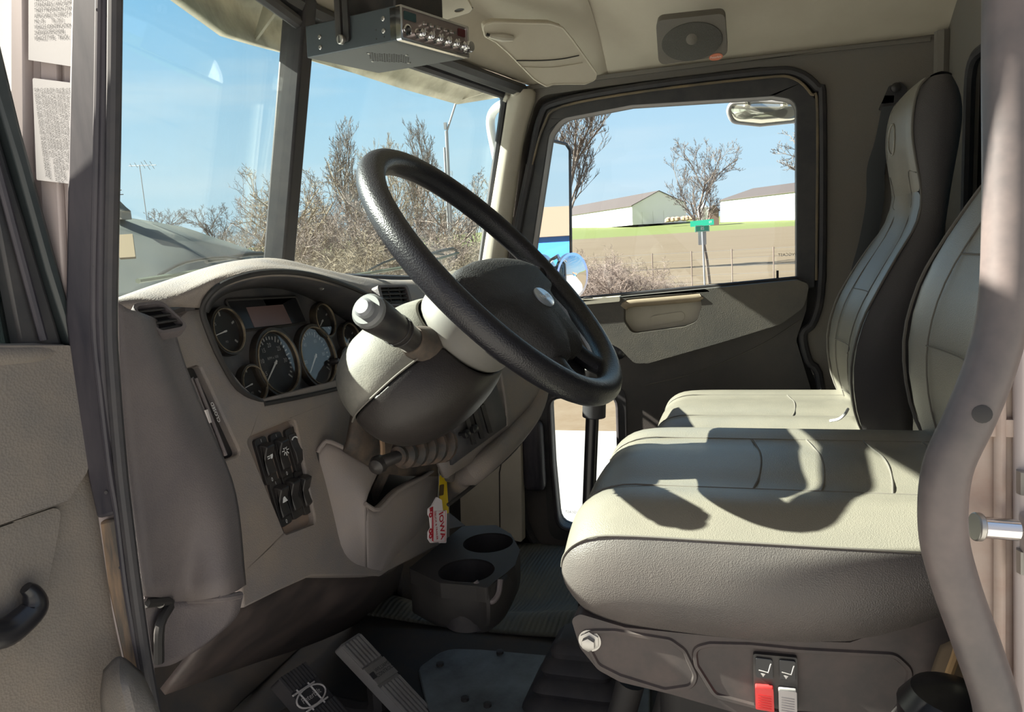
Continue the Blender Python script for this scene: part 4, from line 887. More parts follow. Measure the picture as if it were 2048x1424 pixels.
for pa, pb, mt in (([(1511, 1308), (1544, 1312), (1546, 1350), (1512, 1346)], [(1510, 1361), (1546, 1364), (1548, 1410), (1511, 1404)], 'red'), ([(1558, 1312), (1590, 1315), (1590, 1354), (1559, 1350)], [(1556, 1366), (1592, 1370), (1593, 1416), (1557, 1410)], 'switchgrey')):
    mesh('switch_label', plate(FS, rnd(FS.poly(pa), .002), [], .004, .009), M['blackgloss'], parent=sp, bev=.001)
    rk = mesh('rocker', plate(FS, rnd(FS.poly(pb), .002), [], .004, .014), M[mt], parent=sp, bev=.002)
    (ax_, ay), (bx_, by_) = FS.px(*pb[0]), FS.px(*pb[2])
    for i in range(6):
        v_ = ay+(by_-ay)*(.3+.11*i); mesh('grip_line', tube([FS.at(ax_+.003, v_, .0142), FS.at(bx_-.003, v_-.0008, .0142)], .0007, 5), M[mt], parent=rk)
    u, v = [(p+q)/2 for p, q in zip(FS.px(*pa[0]), FS.px(*pa[2]))]
    mesh('switch_symbol', join(tube([FS.at(u-.006, v-.002, .0095), FS.at(u+.004, v-.004, .0095), FS.at(u+.007, v+.007, .0095)], .0007, 5), plate(FS, [(u-.004, v-.006), (u-.0015, v-.010), (u+.001, v-.006)], [], .009, .0096)), M['switchgrey'], parent=sp)
for a, x in ((1262, -.1), (1352, -.06)): mesh('suspension_leg', tube([P(a, 1362, y=.98), P(a-30, 1470, y=.98)], .02, 14), M['dark'], parent=S1)
mesh('seat_base', box((.06, 1.1, -.70), (.36, .36, .30)), M['dark'], parent=S1, bev=.03)
mesh('seat_base', box((.06, 1.96, -.84), (.34, .36, .40)), M['dark'], parent=S2, bev=.03)
cl = thing('canvas_flap', (.14, .8, -.85), 'dark folded canvas flap with a frayed rope below the seat corner', 'flap')
mesh('canvas', grid([[P(1880, 1290, y=.82), P(1925, 1275, y=.80), P(1960, 1300, y=.80)], [P(1860, 1350, y=.82), P(1905, 1350, y=.80), P(1950, 1380, y=.80)], [P(1845, 1440, y=.82), P(1880, 1450, y=.80), P(1950, 1460, y=.80)], [V((.16, .82, -.85)), V((.19, .8, -.85)), V((.22, .8, -.85))]], 4, 4), M['canvas'], parent=cl, sol=.006)
mesh('rope', tube([P(1921, 1270, y=.792), P(1912, 1310, y=.79), P(1898, 1350, y=.79), P(1886, 1400, y=.79)], .0042, 8, 5), M['rope'], parent=cl)
kb = thing('lever_grip', P(1900, 1440, y=.72), 'glossy black rounded grip at the foot of the grab handle', 'grip')
mesh('grip', lathe([(.004, -.03), (.030, -.026), (.044, -.008), (.046, .006), (.036, .022), (.016, .030), (.002, .032)], P(1902, 1432, y=.72), (.1, 0, 1), 28), mat('grip rubber', (.008, .008, .01), .35, spec=.3), parent=kb)
# passenger seat belt
sb = thing('seat_belt', P(1740, 800, y=2.34), 'dark seat belt hanging beside the passenger backrest', 'seat belt')
an_ = P(1790, 182, y=2.394)
FA = Frame(an_, (1, 0, 0), (0, 0, 1))
mesh('anchor_plate', plate(FA, rnd(FA.poly([(1778, 172), (1800, 164), (1814, 176), (1812, 206), (1756, 222), (1762, 208)]), .008), [], -.004, .004), M['rubber'], parent=sb, bev=.002)
mesh('anchor_bolt', lathe([(.013, 0), (.013, .006), (.008, .009)], FA.at(*FA.px(1791, 176), .004), FA.n, 20), M['black'], parent=sb)
def strap(pts, w, nm):
    ps = smooth(pts, 5); mesh(nm, loft([[p+V((-w/2, 0, 0)), p+V((0, -.003, 0)), p+V((w/2, 0, 0)), p+V((0, .003, 0))] for p in ps]), M['belt'], parent=sb, ang=80)
strap([P(1782, 212, y=2.36), P(1768, 280, y=2.355), P(1752, 335, y=2.35), P(1750, 400, y=2.35), P(1736, 480, y=2.345), P(1716, 560, y=2.34), P(1700, 700, y=2.34), P(1690, 900, y=2.34), V((.23, 2.34, -1.04))], .046, 'webbing')
mesh('belt_guide', plate(FA.up(.02), rnd(FA.poly([(1734, 328), (1766, 326), (1768, 352), (1732, 356)]), .006), [], -.01, .006), M['black'], parent=sb, bev=.003)
mesh('buckle_tongue', plate(FA.up(.022), rnd(FA.poly([(1738, 358), (1762, 356), (1758, 366), (1750, 372), (1746, 388), (1734, 388), (1736, 370)]), .004), [rnd(FA.poly([(1739, 374), (1746, 373), (1744, 384), (1737, 384)]), .001)], -.002, .002), M['steel'], parent=sb, bev=.001)
bk = thing('belt_stalk', P(1625, 800, y=2.26), 'pale curved belt stalk at the rear of the passenger cushion', 'belt stalk')
mesh('stalk', tube([V((.125, 2.22, -1.04)), P(1612, 860, y=2.23), P(1610, 798, y=2.27), P(1625, 785, y=2.27), P(1642, 783, y=2.27)], .011, 8, 4, flat=.5), M['switchgrey'], parent=bk)
wr_ = thing('white_cable', P(1680, 840, y=1.75), 'thin white cable beside the passenger cushion', 'cable')
mesh('cable', tube([P(1660, 842, y=1.73), P(1678, 838, y=1.72), P(1690, 828, y=1.71), P(1696, 818, y=1.74)], .003, 6, 4), M['white'], parent=wr_)
# ================================================================== gear lever
gs = thing('gear_lever', P(1160, 1400, z=-.85), 'tall black gear lever rising behind the wheel from a pleated boot', 'gear lever')
gy = 1.45
mesh('lever_collar', tube([P(1189, 790, y=gy), P(1188, 834, y=gy)], .0235, 20), M['rubber'], parent=gs, bev=.002)
mesh('lever_shaft', tube([P(1188, 760, y=gy), P(1184, 850, y=gy), P(1178, 1000, y=gy), P(1172, 1150, y=gy-.02), P(1165, 1290, y=1.36)], .0135, 14, 3), M['blackgloss'], parent=gs)
mesh('lever_knob', lathe([(.012, -.03), (.026, -.01), (.03, .01), (.022, .028), (.004, .034)], P(1189, 745, y=gy), (0, 0, 1)), M['black'], parent=gs)
bpl = []
for i in range(13):
    t = i/12; c = P(1165, 1392, z=-.845).lerp(P(1160, 1265, y=1.30), t); k = (1-t*.62)*(1 if i % 3 else .86)
    bpl.append([c+V((a*.105*k, b*.095*k, 0)) for a, b in rect(-1, -1, 1, 1, .35, 4)])
mesh('pleated_boot', loft(bpl), M['rubber'], parent=gs)
# ================================================================== CB radio under the overhead
c0, c1_, c2_ = V((-.565, 1.265, .424)), V((-.454, 1.293, .377)), V((-.708, 1.217, .406))
# body frame: u across the face, v up, n out of the face
p_tl = P(800, 8, d=1.30); 
uface = V((.30, .954, 0)).normalized(); upv = V((.05, -.03, 1))
FCB = Frame(p_tl, uface, upv)
if FCB.n.x < 0: FCB = Frame(p_tl, uface*-1, upv)
def cbuv(a, b): return FCB.px(a, b)
tl, tr, br2, bl2 = cbuv(800, 8), cbuv(936, 55), cbuv(935, 118), cbuv(797, 77)
wF = (abs(tr[0]-tl[0])+abs(br2[0]-bl2[0]))/2; hF = (tl[1]-bl2[1]+tr[1]-br2[1])/2
sgn = 1 if tr[0] > tl[0] else -1
mid_c = ((tl[0]+tr[0]+br2[0]+bl2[0])/4, (tl[1]+tr[1]+br2[1]+bl2[1])/4)
FCB = Frame(FCB.at(*mid_c), FCB.ex, FCB.ey)
cbd = .235
CB = thing('cb_radio', FCB.at(0, -hF/2, -cbd/2), 'dark metal CB radio hanging from the roof above the windshield', 'radio')
mesh('case', box(FCB.at(0, 0, -cbd/2-.006), (wF, hF, cbd), FCB), M['cb'], parent=CB, bev=.002)
mesh('front_bezel', plate(FCB, rect(-wF/2, -hF/2, wF/2, hF/2, .003), [rect(-wF/2+.005, -hF/2+.005, wF/2-.005, hF/2-.004, .002)], -.022, .003), M['chrome'], parent=CB, bev=.0015)
mesh('face_plate', plate(FCB, rect(-wF/2+.004, -hF/2+.004, wF/2-.004, hF/2-.004), [], -.006, 0), M['cbface'], parent=CB)
X = lambda t: sgn*(-wF/2+wF*t)
Yv = lambda t: -hF/2+hF*t
mesh('channel_display', plate(FCB, rect(min(X(.06), X(.22)), Yv(.62), max(X(.06), X(.22)), Yv(.86), .002), [], 0, .002), M['greenlcd'], parent=CB, bev=.0005)
mesh('meter_display', plate(FCB, rect(min(X(.84), X(.95)), Yv(.62), max(X(.84), X(.95)), Yv(.86), .002), [], 0, .002), M['redlcd'], parent=CB, bev=.0005)
mk = mesh('mic_socket', lathe([(.0095, 0), (.0095, .006), (.007, .007), (.007, .002)], FCB.at(X(.08), Yv(.32)), FCB.n, 20), M['chrome'], parent=CB)
mesh('socket_core', lathe([(.0068, 0), (.0068, .003)], FCB.at(X(.08), Yv(.32)), FCB.n, 16), M['black'], parent=mk)
for i in range(6):
    t = .22+i*.125
    kn = mesh('control_knob', lathe([(.0085, 0), (.0085, .005), (.0068, .006), (.0064, .017), (.004, .018)], FCB.at(X(t), Yv(.30)), FCB.n, 18), M['chrome'], parent=CB)
    mesh('knob_bar', box(FCB.at(X(t), Yv(.30), .020), (.003, .012, .006), FCB), M['chrome'], parent=kn, bev=.0008)
mesh('channel_knob', lathe([(.011, 0), (.011, .016), (.009, .02)], FCB.at(X(.93), Yv(.30)), FCB.n, 20), M['chrome'], parent=CB)
for i in range(5):
    tg = mesh('toggle_switch', tube([FCB.at(X(.33+i*.1), Yv(.66), 0), FCB.at(X(.33+i*.1), Yv(.62), .010)], [.0022, .003], 8), M['chrome'], parent=CB)
    mesh('toggle_nut', lathe([(.0042, 0), (.0042, .002)], FCB.at(X(.33+i*.1), Yv(.66)), FCB.n, 6), M['steel'], parent=tg)
sx_ = X(0)   # near side wall of the case
FSd = Frame(FCB.at(sx_, 0, -cbd/2), FCB.n*-1, FCB.ey) 
if FSd.n.y > 0: FSd = Frame(FSd.o, FCB.n, FCB.ey)
bdir = 1 if FSd.ex.dot(FCB.n) > 0 else -1
def sd2(t): return bdir*(cbd/2-cbd*t)     # t = 0 at the face, 1 at the back
for t, v in ((.16, .12), (.16, -.1), (.86, .04), (.86, -.16)):
    mesh('case_screw', lathe([(.0042, 0), (.0042, .0012), (.003, .0024), (.0014, .0024), (.0014, .001)], FSd.at(sd2(t), v*hF*1.6, 0), FSd.n, 14), M['steel'], parent=CB)
for t, v in ((.24, -.08), (.24, -.34), (.16, -.32)): mesh('case_hole', lathe([(.0015, 0), (.0015, .0006)], FSd.at(sd2(t), v*hF, 0), FSd.n, 8), M['black'], parent=CB)
bk_ = mesh('mounting_bracket', plate(FSd, rnd([(sd2(.58)-.017, -.5*hF+.014), (sd2(.58)+.017, -.5*hF+.014), (sd2(.58)+.017, .12), (sd2(.58)-.017, .12)], [.006, .006, 0, 0]), [rect(sd2(.58)-.003, -.1*hF, sd2(.58)+.003, .09)], .001, .006), M['black'], parent=CB, bev=.001)
bs2 = mesh('bracket_bolt', lathe([(.0085, 0), (.0085, .006), (.007, .008)], FSd.at(sd2(.58), -.2*hF, .006), FSd.n, 20), M['steel'], parent=CB)
mesh('bolt_slot', box(FSd.at(sd2(.58), -.2*hF, .0142), (.0016, .013, .001), FSd), M['black'], parent=bs2)
FBt = Frame(FCB.at(0, -hF/2, -cbd/2), FCB.ex, FCB.n)
if FBt.n.z > 0: FBt = Frame(FBt.o, FBt.ex*-1, FBt.ey)
gr = []
for i in range(-9, 10):
    for j in range(-7, 8):
        if abs(i)/9.5+abs(j)/7.5 <= 1.0 and not (i == 0 and abs(j) < 1): gr.append(plate(FBt, ell(i*.0066, j*.0062, .0017, n=6), [], .0, .0006))
mesh('speaker_grille', join(*gr), M['black'], parent=CB, smooth_=False)
for u, v in ((-.055, 0), (.055, 0), (0, .045), (0, -.045)): mesh('rivet', lathe([(.003, 0), (.003, .001), (.001, .002)], FBt.at(u, v), FBt.n, 10), M['steel'], parent=CB)
mesh('bracket_strap', box(FCB.at(0, .112, -.58*cbd), (wF+.01, .004, .034), FCB), M['black'], parent=CB)
mesh('gap_shadow_block', box(FCB.at(.0, hF*.5+.03, -cbd*.45), (wF*.7, .06, cbd*.6), FCB), M['black'], parent=CB, bev=.004)  # black block stands in for the shade between radio and roof
# overhead access panel with its hole
oa, ob, oc = P(700, -30, d=1.62), P(905, -34, d=1.56), P(935, 12, d=1.60)
FO = Frame(oc, (.12, 1, -.01), (1, 0, .12))
if FO.n.z > 0: FO = Frame(oc, FO.ex*-1, FO.ey)
ov = thing('overhead_panel', oc, 'beige overhead access panel with one dark oval hole', 'panel')
mesh('panel', plate(FO, rnd(FO.poly([(700, -40), (905, -60), (944, 12), (938, 20), (860, 44), (760, 20)]), .01), [ell(*FO.px(918, 15), .011, .011)], -.004, .006), M['ceiling'], parent=ov, bev=.002)
mesh('hole_liner', lathe([(.011, -.003), (.011, .004)], FO.at(*FO.px(918, 15)), FO.n, 18), M['black'], parent=ov)
mesh('panel_gap', tube([FO.at(*FO.px(*q), .004) for q in ((905, -10), (944, 12), (938, 20), (870, 42))], .002, 5), M['black'], parent=ov)
# sun visor
va, vb, vc = P(964, 47, d=1.95), P(1118, 46, d=2.03), P(1090, 163, d=2.16)
FV = Frame(va, vb-va, va-vc)
if FV.n.z > 0: FV = Frame(va, va-vb, va-vc)
sv = thing('sun_visor', (va+vb+vc)/3, 'padded beige sun visor folded up above the right windshield', 'sun visor')
vo = FV.poly([(964, 47), (985, 41), (1098, 44), (1122, 52), (1142, 76), (1190, 143), (1188, 156), (1168, 164), (1104, 164), (1092, 169), (1080, 163), (1066, 154), (1015, 102), (990, 80), (968, 68)])
mesh('visor_pad', plate(FV, rnd(vo, .012), [], -.012, .010), M['ceiling'], parent=sv, bev=.008, bseg=3)
mesh('visor_piping', tube([FV.at(u, v, .008) for u, v in rnd(vo, .012)], .0035, 6, 1, True), M['ceiling'], parent=sv)
mesh('visor_pocket', tube([FV.at(*FV.px(*q), .0105) for q in ((1030, 117), (1080, 117), (1120, 114), (1155, 107))], .0018, 5, 3), M['dark'], parent=sv)
mesh('visor_pocket_hem', tube([FV.at(*FV.px(*q), .0105) for q in ((1040, 130), (1100, 131), (1162, 122))], .0014, 5, 3), M['ceiling'], parent=sv)
mesh('visor_hinge', tube([FV.at(*FV.px(*q), .012) for q in ((975, 67), (1000, 70), (1022, 72))], [.006, .012, .008], 10, 3), M['pillar'], parent=sv)
mesh('hinge_rod', tube([FV.at(*FV.px(970, 64), .012), FV.at(*FV.px(1002, 72), .014)], .004, 8), M['dark'], parent=sv)
# ceiling speaker
sc = P(1386, 76, y=2.17)
FSp = Frame(sc, (1, 0, -.0), (0, -.55, .83))
spk = thing('ceiling_speaker', sc, 'grey square loudspeaker with round mesh above the passenger window', 'speaker')
so_ = FSp.poly([(1312, 38), (1450, 23), (1456, 108), (1318, 127)])
mesh('housing', plate(FSp, rnd(so_, .02), [], -.03, .012), M['wall'], parent=spk, bev=.010, bseg=4)
cu_, cv_ = FSp.px(1384, 80); ra = abs(FSp.px(1445, 76)[0]-FSp.px(1322, 84)[0])/2
mesh('mesh_disc', loft([[FSp.at(cu_+u*k, cv_+v*k*.64, w) for u, v in ell(0, 0, ra, n=48)] for k, w in ((1, .010), (.98, .0145), (.7, .0165), (.02, .0175))]), mat('speaker mesh', (.10, .095, .085), .6, bump=.8, bscale=900), parent=spk)
mesh('cone_cap', lathe([(.018, .015), (.012, .019), (.002, .021)], FSp.at(*FSp.px(1384, 74)), FSp.n, 20), M['wall'], parent=spk)
lo = FSp.px(1432, 110)
bd_ = mesh('badge', plate(FSp, ell(*lo, .018, .0095, rot=.05), [], .011, .0145), M['orange'], parent=spk, bev=.001)
mesh('badge_lettering', text('Peterbilt', .0085, FSp, *lo, .0148, mirror=FSp.ex.x < 0), M['white'], parent=bd_)
# ================================================================== jamb stickers
st1 = thing('sticker', FJ.at(*FJ.px(110, 130), .014), 'upper jamb sticker with horizontal vehicle data lines', 'sticker')
FJ2 = FJ.up(.0125)
mesh('label_paper', plate(FJ2, FJ2.poly([(58, -60), (166, -60), (162, 136), (58, 120)]), [], 0, .0006), M['sticker'], parent=st1)
lines = ['CONFORMS TO ALL APPLICABLE', 'FEDERAL MOTOR VEHICLE SAFETY', 'STANDARDS, (AND BUMPER AND', 'THEFT PREVENTION STANDARDS,', 'APPLICABLE) IN EFFECT IN', 'MO. 09        YR. 2013', 'VEHICLE IDENTIFICATION NUMBER', '2NP3XJ0X7EM239298', 'VEHICLE TYPE:   TRUCK']
for i, s_ in enumerate(lines):
    u, v = FJ2.px(70, -14+i*11.2+2)
    mesh('label_text', text(s_, .0054, FJ2, u, v, .0008, ang=-.10, align='LEFT', sx=.72), M['ink'], parent=st1, smooth_=False)
st2 = thing('sticker', FJ.at(*FJ.px(118, 360), .014), 'lower jamb sticker with sideways noise control text', 'sticker')
mesh('label_paper', plate(FJ2, rnd(FJ2.poly([(66, 156), (162, 168), (160, 370), (74, 360)]), .002), [], 0, .0006), M['sticker'], parent=st2)
L2 = [('VEHICLE NOISE EMISSION', 156, .0036), ('CONTROL INFORMATION', 149, .0036), ('DATE OF MANUFACTURE  10/17/2013', 141, .0033), ('THIS VEHICLE CONFORMS TO U.S. EPA REGULATION FOR NOISE', 134, .0027), ('EMISSION APPLICABLE TO MEDIUM AND HEAVY TRUCKS.', 127, .0027), ('THE FOLLOWING ACTS OR THE CAUSING THEREOF BY ANY PERSON', 121, .0027), ('ARE PROHIBITED BY THE NOISE CONTROL ACT OF 1972:', 115, .0027), ('(A) THE REMOVAL OR RENDERING INOPERATIVE, OTHER THAN', 108, .0027), ('FOR PURPOSES OF MAINTENANCE, REPAIR, OR REPLACEMENT, OF', 102, .0027), ('ANY NOISE CONTROL DEVICE OR ELEMENT OF DESIGN (LISTED IN', 96, .0027), ("THE OWNER'S MANUAL) INCORPORATED INTO THE VEHICLE IN", 90, .0027), ('COMPLIANCE WITH THE NOISE CONTROL ACT.', 84, .0027), ('(B) THE USE OF THIS VEHICLE AFTER SUCH DEVICE OR ELEMENT', 77, .0027), ('OF DESIGN HAS BEEN REMOVED OR RENDERED INOPERATIVE.', 71, .0027)]
for s_, a, sz in L2:
    u, v = FJ2.px(a, 176)
    mesh('label_text', text(s_, sz*1.38, FJ2, u, v, .0008, ang=-math.pi/2-.02, align='LEFT', sx=.80), M['ink'], parent=st2, smooth_=False)
# ================================================================== grab handle and striker at the near edge
gh = thing('grab_handle', P(1900, 1000, y=.575), 'worn bent tubular grab handle in the right foreground', 'grab handle')
mesh('tube', tube([P(2060, -150, y=.628), P(2036, -130, y=.60), P(2022, -80, y=.585), P(2018, 120, y=.58), P(2018, 400, y=.575), P(2010, 600, y=.57), P(1984, 720, y=.565), P(1942, 830, y=.56), P(1894, 940, y=.56), P(1886, 1060, y=.56), P(1908, 1160, y=.56), P(1950, 1280, y=.565), P(1990, 1400, y=.57), P(2005, 1500, y=.58), P(2030, 1560, y=.60), P(2060, 1580, y=.628)], .0155, 20, 6), M['handle'], parent=gh)
mesh('screw_recess', lathe([(.006, -.002), (.006, .001), (.004, .0015)], P(1964, 828, y=.5455), (-.1, -1, .1), 16), M['dark'], parent=gh)
sk_ = thing('door_striker', P(1990, 1060, y=.58), 'bright round latch pin with flanged head on the right pillar', 'latch pin')
mesh('pin', tube([P(1958, 1054, y=.598), P(2034, 1060, y=.602)], .0078, 18), M['chrome'], parent=sk_)
mesh('pin_head', tube([P(1948, 1053, y=.597), P(1962, 1054, y=.598)], .0105, 20), M['steel'], parent=sk_, bev=.001)
mesh('striker_plate', plate(FPb.up(.012), rnd(FPb.poly([(2026, 1010), (2060, 1010), (2060, 1110), (2030, 1110)]), .005), [], 0, .02), M['jamb'], parent=sk_, bev=.004)
# ================================================================== outside
GR = -2.2
def hgt(x, y):
    d = y
    if d < 9: return GR
    if d < 30: return GR-.02*(d-9)/21
    return GR + (min(d, 205)-30)*.0225 + max(0, d-205)*.045*max(0, 1-max(0, d-290)/300)
def terrain(nm, y0, y1, x0, x1, m, ny=12, nx=12, fx=None, dz=0, **kw):
    rows = []
    for i in range(ny+1):
        y = y0+(y1-y0)*i/ny
        rows.append([V((x0(y)+(x1(y)-x0(y))*j/nx, y, hgt(0, y)+dz)) for j in range(nx+1)])
    return mesh(nm, loft(rows, closed=False), m, **kw)
k_ = dict(kind='structure')
terrain('ground', -60, 8.4, lambda y: -60, lambda y: 60, M['concrete'], 2, 2, **k_, label='pale concrete lot beside the truck')
terrain('ground', 8.4, 30, lambda y: -140, lambda y: 120, M['bank'], 10, 10, **k_, label='brown earth bank beyond the concrete')
terrain('ground', 30, 142, lambda y: -300, lambda y: 260, M['fieldm'], 16, 10, **k_, label='bare tan crop field on the slope')
terrain('ground', 142, 900, lambda y: -900, lambda y: 800, M['grass'], 40, 10, **k_, label='green grass strip below the barns')
mesh('ground', loft([[V((x, y, GR-.05)) for x in (-900, -60)] for y in (-400, 9)], closed=False), M['bank'], **k_, label='brown ground far ahead of the truck')
mesh('ground', loft([[V((x, y, GR-.05)) for x in (60, 500)] for y in (-200, 9)], closed=False), M['bank'], **k_, label='brown ground far behind the truck')
# --- barns
def gp(px, py, y): return P(px, py, y=y)
def barn(nm, A, B, Cc, he, hr, label, wall, roof, over=.35):
    """A = near gable corner, B = other gable corner, Cc = far corner along the eaves side from A"""
    A, B, Cc = V(A), V(B), V(Cc); zb = min(A.z, B.z, Cc.z)-.6
    for q in (A, B, Cc): q.z = zb
    D = B+Cc-A; up = V((0, 0, 1)); t = thing(nm, (A+B+Cc+D)/4, label, 'barn')
    he += .6; hr += .6
    m1, m2 = (A+B)/2, (Cc+D)/2
    v = [A, B, D, Cc, A+up*he, B+up*he, D+up*he, Cc+up*he, m1+up*hr, m2+up*hr]
    mesh('walls', (v, [(0, 1, 5, 8, 4), (2, 3, 7, 9, 6), (3, 0, 4, 7), (1, 2, 6, 5), (3, 2, 1, 0)]), wall, parent=t, smooth_=False)
    ax = (Cc-A).normalized()*over
    for a, c, r0, r1 in ((A, Cc, m1, m2), (B, D, m1, m2)):
        o = ((a-r0).normalized())*over
        q = [r0-ax+up*hr, r1+ax+up*hr, c+ax+o+up*(he-.12), a-ax+o+up*(he-.12)]
        mesh('roof', loft([q, [p+up*.22 for p in q]]), roof, parent=t, smooth_=False)
    return t, A, B, Cc, he
bt, A, B, C_, he = barn('barn', gp(1265, 446, 236), gp(1265, 446, 236)+V((15.5, 10, 0)), gp(1265, 446, 236)+V((-52, 80, 0)), 5.2, 9.3, 'long low white barn with its grey gable end left of the bare tree', M['barnwhite'], M['barnroof'])
for i in range(3):
    a = A.lerp(B, .18+.2*i) - (C_-A).normalized()*.1; b = A.lerp(B, .34+.2*i) - (C_-A).normalized()*.1
    mesh('sliding_door', loft([[a, b, b+V((0, 0, 3.9)), a+V((0, 0, 3.9))], [q+(C_-A).normalized()*.05 for q in (a, b, b+V((0, 0, 3.9)), a+V((0, 0, 3.9)))]]), M['barnwhite'], parent=bt, smooth_=False)
barn('barn', gp(1441, 447, 232), gp(1441, 447, 232)+V((19, 15, 0)), gp(1441, 447, 232)+V((48, -56, 0)), 6.6, 9.6, 'big white barn right of the bare tree, cut by the window edge', M['barnwhite'], M['barnroof'])
barn('shed', gp(1420, 447, 205), gp(1438, 446, 205), gp(1417, 445, 211), 3.2, 4.6, 'small brown shed between the two white barns', mat('brown siding', (.26, .17, .14), .8), M['barnroof'])
t_ = thing('grain_bin', gp(1407, 446, 226), 'tiny white round bin beside the brown shed', 'bin')
mesh('bin_wall', lathe([(1.6, -.6), (1.6, 4.4), (.2, 5.8)], gp(1407, 446, 226), (0, 0, 1), 20), M['barnwhite'], parent=t_)
bx_ = thing('brush_pile', gp(1362, 444, 220), 'low heap of tan brush in front of the gap between barns', 'brush pile')
rng = random.Random(4)
mesh('heap', join(*[lathe([(.1, -.2), (1.1, .1), (.9, .8), (.2, 1.2)], gp(1338+i*9+rng.uniform(-2, 2), 443-i*.8, 220), (rng.uniform(-.3, .3), 0, 1), 9) for i in range(6)]), mat('brush', (.44, .3, .2), .9), parent=bx_)
# --- street sign
SY = 27.6
sg = thing('street_sign', P(1410, 592, y=SY), 'green street name sign with two crossed blades on a grey post', 'street sign')
pb, pt_ = P(1411, 600, y=SY), P(1404, 442, y=SY)
mesh('post', tube([pb, pt_], .034, 10), M['galv'], parent=sg)
F1 = Frame(P(1404, 446, y=SY-.05), (.97, -.24, .03), (0, 0, 1)); F2 = Frame(P(1404.5, 457, y=SY-.06), (.75, .66, 0), (0, 0, 1))
if F1.n.y > 0: F1 = Frame(F1.o, F1.ex*-1, F1.ey)
if F2.n.y > 0: F2 = Frame(F2.o, F2.ex*-1, F2.ey)
b1_ = mesh('name_blade', plate(F1, rect(-.42, -.10, .42, .10, .02), [], -.008, .008), M['signgreen'], parent=sg)
b2_ = mesh('name_blade', plate(F2, rect(-.31, -.115, .31, .115, .02), [], -.008, .008), M['signgreen'], parent=sg)
mesh('blade_border', tube([F2.at(*q, .009) for q in rect(-.29, -.1, .29, .1, .02)], .008, 5, 1, True), M['white'], parent=b2_)
mesh('blade_lettering', text('8S', .17, F2, 0, 0, .010, sx=F2.ex.x/abs(F2.ex.x)), M['white'], parent=b2_)
mesh('blade_lettering', text('ST', .10, F1, .30, 0, .010), M['white'], parent=b1_)
mesh('blade_bracket', box(P(1404, 451, y=SY), (.06, .06, .08)), M['galv'], parent=sg)
F3 = Frame(P(1404.5, 476, y=SY+.05), (1, .2, 0), (0, 0, 1))
mesh('lower_plate', plate(F3, rect(-.14, -.24, .14, .24, .02), [], -.006, .006), M['galv'], parent=sg)
# --- wire fence across the near edge of the field
fe = thing('wire_fence', P(1260, 590, y=29), 'thin wire fence along the near edge of the field', 'fence')
for i in range(11):
    p = V((-14+i*1.5, 30+.0*i, GR)); mesh('fence_post', cyl(p, p+V((0, 0, 1.55)), .022, n=6), M['barkred'], parent=fe)
mesh('wire', join(*[tube([V((-15, 30, GR+h)), V((2, 30, GR+h))], .004, 4) for h in (.3, .6, .9, 1.2, 1.5)]), M['galv'], parent=fe)
# --- bare trees
def bare(seed, H, spread=.75, levels=5, r0=None, lean=0, stems=1, up=.25, kids=(5, 5, 4, 4)):
    rg = random.Random(seed); segs = []
    def grow(p, d, L_, r, lv):
        n = 4 if lv < 2 else 3; pts = [p]; dd = d.copy()
        for i in range(n):
            dd = (dd + V((rg.gauss(0, .13), rg.gauss(0, .13), rg.gauss(0, .08)+up*.22))).normalized()
            pts.append(pts[-1]+dd*L_/n)
        segs.append((pts, r, lv))
        if lv >= levels-1: return
        kk = kids[min(lv, len(kids)-1)]
        for j in range(kk):
            t = (.32 if lv == 0 else .2)+(.66 if lv == 0 else .78)*(j+rg.random())/kk
            f_ = t*n; a = min(int(f_), n-1); q = pts[a].lerp(pts[a+1], f_-a)
            an = rg.uniform(0, 6.283); s_ = V((math.cos(an), math.sin(an), 0)); td = (pts[a+1]-pts[a]).normalized()
            s_ = (s_-td*s_.dot(td)).normalized()
            nd = (td*(1-spread*.5)+s_*spread*rg.uniform(.6, 1.1)+V((0, 0, up*.5))).normalized()
            grow(q, nd, L_*rg.uniform(.42, .66)*(1.05-.3*t), r*.52*(1.1-.35*t), lv+1)
    for s in range(stems):
        a = s*2.4; d = V((math.cos(a)*.22*(stems > 1)+lean, math.sin(a)*.22*(stems > 1), 1)).normalized()
        grow(V((math.cos(a)*.1, math.sin(a)*.1, -.2))*(1 if stems > 1 else 0), d, H*rg.uniform(.5, .62), r0 or H*.018, 0)
    out = []
    for pts, r, lv in segs:
        r = max(r, .0010); out.append(tube(pts, [r, r*.5], 5 if lv < 2 else 3))
    zmax = max(p.z for s in segs for p in s[0]); k = H/zmax
    v, f = join(*out)
    return [q*k for q in v], f
PROTO = {}
for nm, args in dict(oak=dict(seed=3, H=1, spread=.72, levels=6, kids=(9, 6, 5, 4, 3), r0=.011, up=.3), tall=dict(seed=11, H=1, spread=.6, levels=6, kids=(10, 6, 5, 4, 3), up=.35, r0=.011), thin=dict(seed=23, H=1, spread=.62, levels=5, kids=(9, 6, 4, 3), up=.4, r0=.013), scrub=dict(seed=31, H=1, spread=.85, levels=5, stems=7, kids=(7, 6, 5, 4), up=.2, r0=.009), willow=dict(seed=47, H=1, spread=.85, levels=6, stems=3, kids=(8, 6, 4, 3, 2), up=.15, r0=.012)).items():
    v, f = bare(**args); me = bpy.data.meshes.new(nm); me.from_pydata(v, [], f); PROTO[nm] = me
